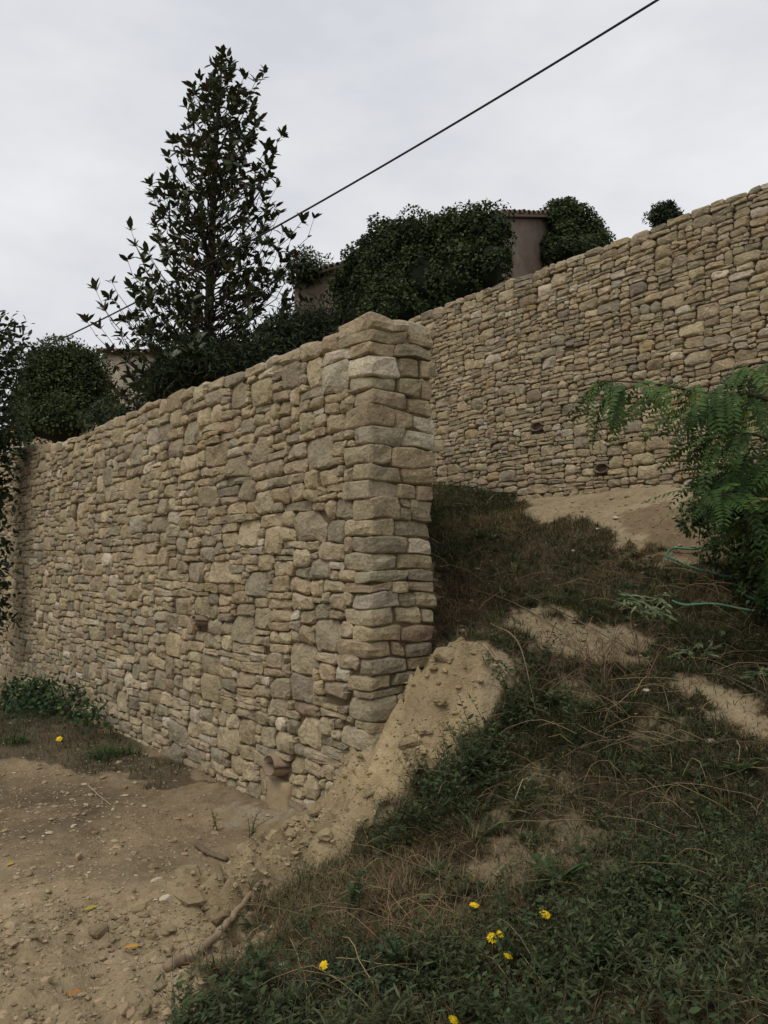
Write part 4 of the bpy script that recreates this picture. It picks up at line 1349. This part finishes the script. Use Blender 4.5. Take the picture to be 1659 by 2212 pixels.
side = region([(1085, 1420), (1180, 1440), (1200, 1560), (1120, 1660), (1010, 1760), (900, 1850), (760, 1900), (700, 1885), (850, 1825), (935, 1705), (1000, 1645), (1070, 1560)])
tp_ = scatter(520, lambda x, y: ~in_poly(x, y, CLEAR) * np.clip(in_poly(x, y, side) * .8 + grass_mask(x, y) * sstep(.5, .85, patch(x, y, 1.6, 211.)) * sstep(4.3, 3.2, np.hypot(x, y)) * .7, 0, 1), pw=.5)
nt = len(tp_)
th_h = RNG.uniform(.12, .34, nt); td = unit(np.stack([RNG.normal(size=nt) * .4, RNG.normal(size=nt) * .4, np.ones(nt)], 1))
ts = (patch(tp_[:, 0], tp_[:, 1], 2.3, 231.) > .72).astype(int)
g = Acc()
for k in range(14):
    t = .15 + .85 * (k + .5) / 14
    q = tp_ + td * (th_h * t)[:, None] + np.stack([td[:, 0], td[:, 1], -np.ones(nt) * .3], 1) * (th_h * t * t * .25)[:, None]
    a0 = k * 2.4 + RNG.random(nt) * .8
    L = RNG.uniform(.022, .055, nt) * (1.2 - .75 * t) * np.array([1.0, 1.4])[ts]
    add_leaves(g, q, unit(np.stack([np.cos(a0), np.sin(a0), RNG.uniform(.1, .9, nt)], 1)), unit(np.array([0, 0, 1.]) + RNG.normal(size=(nt, 3)) * .4), L, L * np.array([.42, .17])[ts], LEAF6,
               np.clip(np.array([(.050, .074, .030), (.078, .090, .040)])[ts] * RNG.uniform(.65, 1.4, (nt, 1)), .005, 1))
for q, d, h_ in zip(tp_, td, th_h):
    tt_ = np.linspace(0, 1, 5)[:, None]
    g.add(*tube(q + d * h_ * tt_ + np.array([d[0], d[1], -.3]) * h_ * .25 * tt_ ** 2, np.linspace(.0022, .0009, 5), 3, cap=False), col=(.10, .095, .048))
tag(g.build('tall_weeds', M_LEAF), 'taller tangled weeds beside the earth mound and along the near bank', 'weeds', kind='stuff')
tc_ = scatter(150, lambda x, y: grass_mask(x, y) * patch(x, y, 1.8, 171.), pw=.6)
nt = len(tc_); nb2 = 34
q = np.repeat(tc_, nb2, 0) + RNG.normal(size=(nt * nb2, 3)) * [.022, .022, 0]
th = RNG.random(nt * nb2) * 6.283; lean = RNG.uniform(.05, .9, nt * nb2)
g = Acc(); add_leaves(g, q, unit(np.stack([np.cos(th) * lean, np.sin(th) * lean, np.ones(nt * nb2)], 1)), unit(np.stack([-np.cos(th), -np.sin(th), lean], 1)),
    np.repeat(RNG.uniform(.08, .20, nt), nb2) * RNG.uniform(.5, 1.1, nt * nb2), RNG.uniform(.0022, .0038, nt * nb2), BLADE, np.repeat(np.where((RNG.random(nt) < .4)[:, None], vary((.150, .115, .060), nt, .3), vary((.062, .074, .030), nt, .3)), nb2, 0) * RNG.uniform(.7, 1.3, (nt * nb2, 1)))
tag(g.build('grass_clumps', M_LEAF), 'taller tufts of grass dotted over the bank', 'grass', kind='stuff')

# dry stalks and straws
def stalk(acc, p, L, rise, r, col, n=6):
    th = RNG.random() * 6.283
    d = np.array([math.cos(th), math.sin(th), 0])
    t = np.linspace(0, 1, n)[:, None]
    side = np.array([-d[1], d[0], 0]) * RNG.uniform(-.2, .2) * L
    path = p + d * L * t + side * t ** 2 + np.array([0, 0, 1]) * (rise * np.sin(t * RNG.uniform(1.6, 3.0)) + .006)
    zz = ground_z(path[:, 0], path[:, 1]) + .004
    path[:, 2] = np.maximum(path[:, 2], zz)
    path += RNG.normal(size=path.shape) * .004
    acc.add(*tube(path, np.linspace(r, r * .55, n), 3, cap=False), col=col)
g = Acc()
pp = scatter(850, lambda x, y: grass_mask(x, y) * sstep(.35, .8, patch(x, y, 1.4, 71.)), pw=.7)
for q in pp:
    stalk(g, q, RNG.uniform(.10, .48), RNG.uniform(.01, .13), RNG.uniform(.0010, .0022), vary((.26, .19, .105), 1, .5, .1)[0])
pp = scatter(110, lambda x, y: in_poly(x, y, region([(1080, 1400), (1380, 1400), (1400, 1500), (1250, 1560), (1090, 1520)])) * 1.0, pw=.1)
for q in pp:
    stalk(g, q, RNG.uniform(.15, .40), RNG.uniform(.08, .24), RNG.uniform(.0012, .0026), vary((.16, .105, .065), 1, .4, .1)[0], 7)
tag(g.build('dry_stalks', M_DRY), 'pale dry stalks strewn over the bank', 'dry stalks', kind='stuff')

# grass on the foot of the near wall at the left, and a thin fringe in the yard
p = scatter(9000, lambda x, y: in_poly(x + noise2(x, y, 3, 2, 23.) * .3, y + noise2(x, y, 3, 2, 28.) * .3, YARD_GRASS) * patch(x, y, 1.6, 91.) ** 1.5, x=(-11, -.9), y=(-2.5, -.02), k=9, pw=.2)
n = len(p); th = RNG.random(n) * 6.283; lean = RNG.uniform(.2, 1.3, n)
A = unit(np.stack([np.cos(th) * lean, np.sin(th) * lean, np.ones(n)], 1)); N = unit(np.stack([-np.cos(th), -np.sin(th), lean], 1))
g = Acc(); add_leaves(g, p, A, N, RNG.uniform(.03, .12, n), RNG.uniform(.003, .006, n), BLADE, np.where((RNG.random(n) < .35)[:, None], vary((.10, .075, .04), n, .4), vary((.036, .052, .020), n, .4)))
tag(g.build('yard_grass', M_LEAF), 'sparse grass along the foot of the near wall', 'grass', kind='stuff')

# loose clods and gravel
MOUND_P = region([(640, 1775), (730, 1690), (835, 1615), (925, 1435), (1060, 1400), (1080, 1460), (965, 1650), (860, 1790), (700, 1880), (520, 2010), (380, 2000), (500, 1870)])
CLOD_P = region([(300, 1960), (420, 1900), (560, 1880), (540, 2010), (500, 2090), (440, 2260), (-100, 2260), (-100, 2060), (100, 1930)])
def acc_clod(x, y):
    return np.clip(in_poly(x, y, MOUND_P) * .9 + in_poly(x, y, CLOD_P) * (.15 + .85 * patch(x, y, 2.5, 5.)) + .05, 0, 1) * (1 - grass_mask(x, y) * .93)
p = scatter(6500, acc_clod, x=(-3, 5), y=(-3.6, 3.5), k=3.6, pw=.8)
s_ = RNG.uniform(.003, .010, len(p)) * (1 + 2.4 * RNG.random(len(p)) ** 14 + 1.5 * (RNG.random(len(p)) < .05))
mo = in_poly(p[:, 0], p[:, 1], MOUND_P)
g = Acc()
s_ = np.where(mo, s_ * .75, s_)
lumps(g, p + np.stack([0 * s_, 0 * s_, s_ * .15], 1), s_, np.where(mo[:, None], vary((.318, .252, .148), len(p), .12, .02), vary((.285, .220, .132), len(p), .28, .03)))
tag(g.build('loose_earth', M_LUMP, smooth=False), 'loose crumbs of yellow earth on the mound and yard', 'earth', kind='stuff')
def acc_gravel(x, y):
    c = np.zeros_like(x)
    for (u, v, r) in [(120, 1750, .55), (60, 1700, .6), (230, 1830, .45), (280, 1800, .35), (150, 1670, .5), (40, 1800, .4), (190, 1990, .4), (120, 1900, .3)]:
        h_ = hit(u, v); c = np.maximum(c, np.exp(-((x - h_[0]) ** 2 + (y - h_[1]) ** 2) / r ** 2))
    return (c * .8 + .07) * (1 - grass_mask(x, y) * .9)
p = scatter(3600, acc_gravel, x=(-7, 5), y=(-3.6, -.1), k=5, pw=.6)
s_ = RNG.uniform(.003, .0085, len(p)) * (1 + 1.6 * (RNG.random(len(p)) < .08))
g = Acc(); lumps(g, p + np.stack([0 * s_, 0 * s_, s_ * .2], 1), s_, np.where((RNG.random(len(p)) < .25)[:, None], vary((.42, .35, .24), len(p), .25), vary((.28, .215, .135), len(p), .3)), flat=.55)
tag(g.build('gravel', M_LUMP, smooth=False), 'pale stone chips strewn over the yard', 'gravel', kind='stuff')
p = scatter(900, lambda x, y: np.clip(grass_mask(x, y) * .25 + in_poly(x, y, BARE[0]) * .6 + in_poly(x, y, region([(1130, 1090), (1659, 1030), (1659, 1230), (1440, 1200), (1250, 1140)])) * 1.0, 0, 1), k=7, pw=.1)
s_ = RNG.uniform(.003, .012, len(p)) * (1 + 1.4 * (RNG.random(len(p)) < .12))
g = Acc(); lumps(g, p + np.stack([0 * s_, 0 * s_, s_ * .2], 1), s_, np.where((RNG.random(len(p)) < .35)[:, None], vary((.42, .35, .24), len(p), .3), vary((.27, .205, .125), len(p), .3)), flat=.6)
tag(g.build('slope_gravel', M_LUMP, smooth=False), 'pale stone chips scattered on the slope', 'gravel', kind='stuff')

pc = scatter(110, lambda x, y: in_poly(x, y, MOUND_P) * .8 + in_poly(x, y, region([(300, 1960), (420, 1900), (560, 1880), (560, 1990), (480, 2060), (300, 2060)])) * 1.0, x=(-3, 5), y=(-3.6, 3.5), k=9, pw=.1)
sc_ = RNG.uniform(.012, .04, len(pc)) * (1 + .8 * (RNG.random(len(pc)) < .12))
g = Acc(); lumps(g, pc - np.stack([0 * sc_, 0 * sc_, sc_ * .25], 1), sc_, vary((.312, .247, .145), len(pc), .08, .01), sub=1, rough=.24, flat=.75)
tag(g.build('earth_clods', M_SOIL, smooth=False), 'broken lumps of dug earth on the mound', 'earth', kind='stuff')

# ------------------------------------------------------------------ single stones and clods
def rock(u, v, size, label, col=(.46, .39, .28), cat='stone', name='loose_stone', flat=.7, seed=None, group=None):
    q = on_ground(u, v)
    a = Acc()
    V = ICO2_V.copy()
    rg = np.random.default_rng(int(u * 7 + v))
    for _ in range(9):                       # chop flat faces
        d = unit(rg.normal(size=3)); lim = rg.uniform(.55, .85)
        ex = np.maximum(V @ d - lim, 0); V = V - ex[:, None] * d
    V = V * np.array([rg.uniform(.9, 1.25), rg.uniform(.7, 1.0), flat]) * size
    a.add(V + [0, 0, size * flat * .42], ICO2_F, None, col)
    o = a.build(name, M_LUMP, None, False)
    o.location = q
    o.rotation_euler = (rg.uniform(-.25, .25), rg.uniform(-.25, .25), rg.uniform(0, 6.28))
    return tag(o, label, cat, group)
rock(338, 1909, .030, 'pale angular stone on the yard, the upper of two near the mound')
rock(361, 1955, .038, 'pale angular stone on the yard, the lower of two near the mound')
rock(475, 1925, .024, 'small pale stone where the earth mound meets the yard')
rock(405, 1990, .085, 'big pointed clod of yellow earth at the foot of the mound', (.26, .20, .115), 'clod', 'earth_clod', .55)
rock(215, 2040, .050, 'brown earth clod alone in the lower left yard', (.20, .150, .085), 'clod', 'earth_clod', .6)
rock(300, 1985, .034, 'rounded earth clod between the yellow leaf and the pointed clod', (.24, .185, .105), 'clod', 'earth_clod', .7)
rock(478, 2005, .050, 'dark cracked clod beside the pointed clod', (.19, .14, .08), 'clod', 'earth_clod', .7)
rock(615, 2090, .036, 'white-flecked stone half hidden in the bank weeds', (.50, .47, .40))
rock(156, 2060, .028, 'white chalky lump in the lower left yard', (.60, .56, .46), flat=.4)
rock(160, 1787, .022, 'flat pale stone in the middle of the yard', flat=.4)
rock(1400, 1428, .026, 'flat white stone on the slope above the path', (.62, .58, .46), flat=.4)
rock(1398, 1507, .026, 'pale stone lying in the dry grass beside the path', (.60, .54, .42))
rock(1460, 1193, .030, 'pale stone just above the end of the garden hose', (.58, .52, .40))
rock(1330, 1124, .035, 'pale stone at the edge of the bare earth below the far wall', (.50, .44, .33), flat=.5)
rock(1292, 1158, .026, 'whitish stone near the tuft below the far wall', (.55, .50, .40), flat=.5)
rock(640, 1772, .04, 'small stone at the foot of the mortar chute', (.34, .26, .16), flat=.6)

# ------------------------------------------------------------------ dandelions
def dandelion(u, v, drop, rad, label, two=False, group='yellow dandelions on the bank'):
    g_ = on_ground(u + RNG.uniform(-8, 8), v + drop)
    root = empty('dandelion', g_, 0, label, 'flower', group)
    heads = [(u, v, 1.0)] + ([(u + 16, v - 9, .72)] if two else [])
    for (hu, hv, k) in heads:
        h_ = at(hu, hv, g_[1] - .07) - g_
        s = Acc(); s.add(*tube(bez((0, 0, 0), (h_[0] * .2, h_[1], h_[2] * .6), h_, 7), np.linspace(.0019, .0014, 7), 5), col=(.07, .09, .03))
        s.build('stem', M_LEAF, root)
        a = Acc()
        tilt = unit(np.array([RNG.uniform(-.5, .5), RNG.uniform(-.9, -.1), 1.0]))
        x = unit(np.cross(tilt, [0, 1, 0])); y = np.cross(tilt, x)
        for ring, (m, ln, lift) in enumerate(((24, 1.0, .08), (18, .76, .22), (12, .5, .36))):
            th_ = np.linspace(0, 6.283, m, endpoint=False) + RNG.normal(size=m) * .06
            rd = np.cos(th_)[:, None] * x + np.sin(th_)[:, None] * y
            A_l = unit(rd + tilt * lift); Nn = unit(tilt - rd * lift)
            L_ = rad * k * ln * RNG.uniform(.85, 1.1, m)
            add_leaves(a, np.tile(h_ + tilt * .001 * ring, (m, 1)), A_l, Nn, L_, L_ * .24, LEAF6, vary([(.86, .60, .012), (.84, .56, .010), (.78, .47, .008)][ring], m, .08, .03))
        fr = np.stack([x, y, tilt])
        a.add((ICO2_V * [rad * .42 * k, rad * .42 * k, rad * .16 * k]) @ fr + h_ + tilt * rad * .16 * k, ICO2_F, None, (.82, .54, .010))
        hd = a.build('flower_head', M_PETAL, root)
        c = Acc(); V = ICO2_V * [rad * .24 * k] * 3; c.add(V + h_ - tilt * rad * .42 * k, ICO2_F, None, (.05, .08, .025))
        c.build('calyx', M_LEAF, hd)
    return root
dandelion(1025, 1955, 60, .020, 'yellow dandelion highest and left of the bank cluster')
dandelion(1178, 1975, 55, .021, 'yellow dandelion in front of the broad-leaved weed')
dandelion(1064, 2026, 55, .023, 'double-headed yellow dandelion in the middle of the bank cluster', True)
dandelion(1097, 2064, 50, .018, 'yellow dandelion just below the double-headed one')
dandelion(699, 2085, 45, .018, 'lone yellow dandelion on the left part of the bank')
dandelion(980, 2203, 30, .019, 'yellow dandelion cut off by the bottom edge')

# ------------------------------------------------------------------ weeds that read singly
def rosette(u, v, n, L, wr, col, label, rise=(.3, 1.1), name='broad_leaf_weed', cat='weed', tmpl=LEAF8):
    q = on_ground(u, v)
    root = empty(name, q, 0, label, cat)
    th_ = np.arange(n) * 2.399 + RNG.normal(size=n) * .2
    r_ = RNG.uniform(*rise, n)
    A_l = unit(np.stack([np.cos(th_), np.sin(th_), r_], 1)); Nn = unit(np.stack([-np.cos(th_) * r_, -np.sin(th_) * r_, np.ones(n)], 1))
    ls = RNG.uniform(.7, 1.15, n) * L
    cs_ = vary(col, n, .25, .08)
    for k in range(n):
        a = Acc(); add_leaves(a, np.zeros((1, 3)) + A_l[k] * .01, A_l[k:k + 1], Nn[k:k + 1], ls[k], ls[k] * wr, tmpl, cs_[k:k + 1])
        a.build('leaf', M_LEAF, root)
    return root
def tall_weed(u, v, stems, H, L, wr, col, label, name='tall_weed', spread=.35, per=16, scol=(.07, .08, .035)):
    q = on_ground(u, v)
    root = empty(name, q, 0, label, 'weed')
    for s in range(stems):
        e = np.array([RNG.normal() * spread * H, RNG.normal() * spread * H, H * RNG.uniform(.65, 1.1)])
        path = bez((RNG.normal() * .02, RNG.normal() * .02, -.01), e * [.2, .2, .6], e, 9)
        a = Acc(); a.add(*tube(path, np.linspace(.0026, .001, 9), 4), col=scol)
        stem = a.build('stem', M_LEAF, root)
        t = np.linspace(.18, 1, per) * 8
        i = np.minimum(t.astype(int), 7)
        P = path[i] + (path[i + 1] - path[i]) * (t - i)[:, None]
        th_ = np.arange(per) * 2.399 + RNG.random()
        A_l = unit(np.stack([np.cos(th_), np.sin(th_), RNG.uniform(.1, .9, per)], 1)); Nn = unit(np.array([0, 0, 1.]) + RNG.normal(size=(per, 3)) * .3)
        ls = L * RNG.uniform(.6, 1.15, per) * np.linspace(1.1, .5, per)
        b = Acc(); add_leaves(b, P, A_l, Nn, ls, ls * wr, LEAF8, vary(col, per, .25, .08))
        b.build('leaves', M_LEAF, stem)
    return root
rosette(1195, 1905, 14, .15, .30, (0.054, 0.093, 0.030), 'broad-leaved weed behind the dandelions below the bare earth patch')
rosette(1035, 1815, 8, .14, .20, (0.060, 0.090, 0.039), 'long-leaved weed on the left rim of the bare earth patch')
rosette(605, 2065, 7, .10, .62, (0.090, 0.128, 0.060), 'pale heart-leaved weed beside the dead branch', (.2, .7))
rosette(1075, 1980, 6, .08, .5, (0.112, 0.128, 0.075), 'grey-green lobed leaves behind the double-headed dandelion', (.1, .6))
rosette(1530, 1800, 9, .09, .5, (0.068, 0.105, 0.039), 'round-leaved weed low on the right of the bank', (.3, 1.))
rosette(1600, 1690, 9, .085, .5, (0.075, 0.120, 0.045), 'light green weed near the right edge of the bank', (.3, 1.))
rosette(1560, 1390, 5, .07, .6, (0.083, 0.128, 0.053), 'small green weed between the cut twigs and the hose', (.3, 1.))
tall_weed(1105, 1590, 6, .34, .055, .32, (0.054, 0.084, 0.033), 'tall leafy weed on top of the earth mound')
tall_weed(1235, 1625, 6, .30, .055, .34, (0.051, 0.084, 0.030), 'tall leafy weed right of the earth mound')
tall_weed(1000, 1720, 6, .26, .045, .25, (0.051, 0.072, 0.033), 'dark grassy weed hanging over the edge of the earth mound', per=20)
tall_weed(925, 1815, 5, .22, .045, .22, (0.051, 0.072, 0.033), 'dark weed at the low side of the earth mound', per=18)
tall_weed(1420, 1900, 6, .26, .045, .4, (0.051, 0.081, 0.033), 'bushy weed right of the dandelions')
tall_weed(1300, 2130, 7, .22, .045, .4, (0.051, 0.084, 0.033), 'bushy weed at the bottom below the dandelions')
tall_weed(1580, 2050, 7, .26, .045, .4, (0.054, 0.081, 0.036), 'bushy weed in the bottom right corner')
tall_weed(860, 2130, 7, .20, .040, .42, (0.051, 0.084, 0.036), 'bushy weed at the bottom beside the double-headed dandelion')
tall_weed(560, 2160, 7, .16, .040, .42, (0.048, 0.081, 0.033), 'low bushy weed at the bottom below the dead branch')
tall_weed(760, 1990, 6, .18, .040, .4, (0.051, 0.084, 0.033), 'bushy weed above the lone dandelion')
tall_weed(540, 1812, 4, .17, .045, .14, (0.075, 0.105, 0.042), 'thin green weed in front of the mortar chute', per=10, spread=.5)
tall_weed(462, 1795, 3, .15, .030, .16, (0.068, 0.102, 0.039), 'feathery little weed left of the mortar chute', per=18, spread=.12)
# leafy clump at the foot of the wall
leafy_thing('leafy_bush', 'low dark leafy bush at the foot of the near wall', 'bush',
            [(110, 1540, 9.2, 60, 48, .3), (165, 1560, 8.7, 46, 44, .25), (215, 1590, 8.1, 40, 34, .25), (45, 1555, 9.6, 50, 56, .3), (75, 1585, 8.8, 50, 30, .3)], 130, 30, .06, .034, LEAF6, [(.040, .070, .028), (.052, .086, .030), (.030, .052, .024)], .20, kcore=.5)
for (u, v, n_, L_, lab) in [(215, 1640, 30, .22, 'fresh green grass tuft in front of the leafy bush'), (275, 1632, 22, .19, 'green grass tuft right of the leafy bush'), (40, 1612, 26, .18, 'green grass tuft at the left edge of the yard')]:
    q = on_ground(u, v); root = empty('grass_tuft', q, 0, lab, 'grass')
    a = Acc(); th_ = RNG.random(n_ * 3) * 6.283; ln = RNG.uniform(.3, 1.4, n_ * 3)
    add_leaves(a, RNG.normal(size=(n_ * 3, 3)) * [.06, .06, 0], unit(np.stack([np.cos(th_) * ln, np.sin(th_) * ln, np.ones(n_ * 3)], 1)), unit(np.stack([-np.cos(th_), -np.sin(th_), ln], 1)), RNG.uniform(.5, 1, n_ * 3) * L_, .009, BLADE, vary((.050, .085, .026), n_ * 3, .3))
    a.build('blades', M_LEAF, root)
dandelion(128, 1596, 22, .030, 'small yellow flower in front of the leafy bush', group=None)

# ------------------------------------------------------------------ fallen leaves, dead wood, cuttings, hoses
def fallen(u, v, L, ang, col, label):
    q = on_ground(u, v)
    a = Acc(); add_leaves(a, np.zeros((1, 3)), np.array([[math.cos(ang), math.sin(ang), .12]]), np.array([[0, -.1, 1.]]), L, L * .42, LEAF8, col)
    o = a.build('fallen_leaf', M_LEAF); o.location = q + [0, 0, .012]
    tag(o, label, 'leaf', 'fallen leaves in the yard')
fallen(12, 1868, .07, 1.0, (.50, .36, .07), 'yellow fallen leaf at the left edge of the yard')
fallen(180, 1978, .075, .9, (.42, .36, .06), 'yellow-green fallen leaf left of the earth clods')
fallen(266, 2074, .068, .35, (.50, .28, .045), 'bright orange-yellow fallen leaf below the earth clods')
fallen(142, 2172, .058, .5, (.42, .17, .045), 'orange-red fallen leaf near the bottom left corner')

def stick(name, pix, r0, r1, lift, col, label, matl=None, sides=7, cat='branch'):
    P = []
    for (u, v), lf in zip(pix, lift):
        q = on_ground(u, v); q[2] += lf; P.append(q)
    base = P[0].copy()
    path = smooth_path(np.array(P) - base, 24)
    path[1:-1] += RNG.normal(size=(len(path) - 2, 3)) * r0 * .12
    a = Acc(); a.add(*tube(path, np.linspace(r0, r1, len(path)), sides), col=col)
    o = a.build(name, matl or M_BARK); o.location = base
    return tag(o, label, cat)
stick('dead_branch', [(362, 2146), (430, 2082), (500, 2012), (560, 1962)], .023, .011, [.02, .03, .04, .03], (.27, .205, .13), 'bare dead branch lying along the lower edge of the bank')
stick('broken_stick', [(425, 1838), (455, 1853), (490, 1866)], .016, .012, [.02, .018, .016], (.16, .12, .08), 'short broken stick on the yard above the pale stones', cat='stick')
stick('twig', [(190, 1700), (215, 1722), (240, 1742)], .006, .003, [.006, .012, .006], (.33, .27, .18), 'thin pale twig lying across the yard', cat='twig')
stick('twig', [(1060, 1395), (1120, 1470), (1160, 1560)], .004, .002, [.10, .16, .05], (.22, .17, .10), 'thin dry twig arching over the earth mound', cat='twig')
stick('twig', [(1010, 1290), (1110, 1330), (1230, 1400), (1260, 1425)], .006, .003, [.02, .05, .05, .02], (.17, .13, .085), 'long dry twig lying across the bare path', cat='twig')
stick('twig', [(1130, 1300), (1250, 1365), (1370, 1420)], .005, .003, [.02, .04, .02], (.15, .11, .075), 'dark thin twig on the path beside the cut greenery', cat='twig')
stick('twig', [(1560, 1480), (1640, 1520), (1720, 1560)], .006, .004, [.02, .03, .02], (.13, .10, .07), 'dark twig on the lower path at the right edge', cat='twig')

def cutting(u0, v0, du, dv, n_stems, per, label, L=.075):
    q = on_ground(u0, v0)
    root = empty('cut_branch', q, 0, label, 'cut branch')
    for s in range(n_stems):
        a0 = on_ground(u0 + RNG.uniform(-1, 1) * du, v0 + RNG.uniform(-1, 1) * dv)
        a1 = on_ground(u0 + RNG.uniform(-1, 1) * du, v0 + RNG.uniform(-1, 1) * dv)
        path = bez(a0 - q + [0, 0, .02], (a0 + a1) / 2 - q + [0, 0, RNG.uniform(.06, .12)], a1 - q + [0, 0, .03], 8)
        a = Acc(); a.add(*tube(path, np.linspace(.003, .0015, 8), 4), col=(.16, .18, .09))
        stem = a.build('stem', M_LEAF, root)
        t = RNG.random(per) * 7; i = np.minimum(t.astype(int), 6)
        P = path[i] + (path[i + 1] - path[i]) * (t - i)[:, None]
        tan = unit(path[-1] - path[0])
        sd = np.array([-tan[1], tan[0], 0])
        sg = RNG.choice([-1, 1], per)[:, None]
        A_l = unit(tan + sd * sg * RNG.uniform(.4, 1.3, (per, 1)) + RNG.normal(size=(per, 3)) * .2 + [0, 0, -.1]); Nn = unit(np.array([0, 0, 1.]) + RNG.normal(size=(per, 3)) * .5)
        ls = L * RNG.uniform(.6, 1.2, per)
        b = Acc(); add_leaves(b, P, A_l, Nn, ls, ls * .24, LEAF8, vary((.175, .225, .115), per, .3, .06))
        b.build('leaves', M_LEAF, stem)
cutting(1385, 1330, 66, 28, 14, 24, 'heap of cut pale green leafy twigs on the slope')
cutting(1505, 1425, 45, 16, 4, 11, 'few cut leafy twigs below the garden hose')
cutting(1635, 1488, 26, 8, 3, 14, 'pale cut leafy sprig on the lower path at the right edge')

def hose(pix, label, r=.0095):
    P = []
    for u, v in pix:
        q = on_ground(u, v); q[2] += r + .035; P.append(q)
    path = smooth_path(P, 90)
    path[:, 2] = np.maximum(path[:, 2], ground_z(path[:, 0], path[:, 1]) + r + .012)
    base = path[0].copy()
    a = Acc(); a.add(*tube(path - base, r, 8), col=(.040, .145, .080))
    o = a.build('garden_hose', M_HOSE); o.location = base
    tag(o, label, 'hose')
hose([(1560, 1180), (1535, 1193), (1500, 1202), (1455, 1204), (1440, 1214), (1450, 1228), (1500, 1246), (1550, 1254), (1590, 1262), (1598, 1285), (1612, 1308), (1640, 1325), (1700, 1338), (1790, 1350)], 'green garden hose bending in a loop beside the bramble')
hose([(1452, 1312), (1480, 1320), (1540, 1330), (1600, 1338), (1660, 1350), (1760, 1375)], 'green garden hose running straight beside the heap of cut twigs', .009)
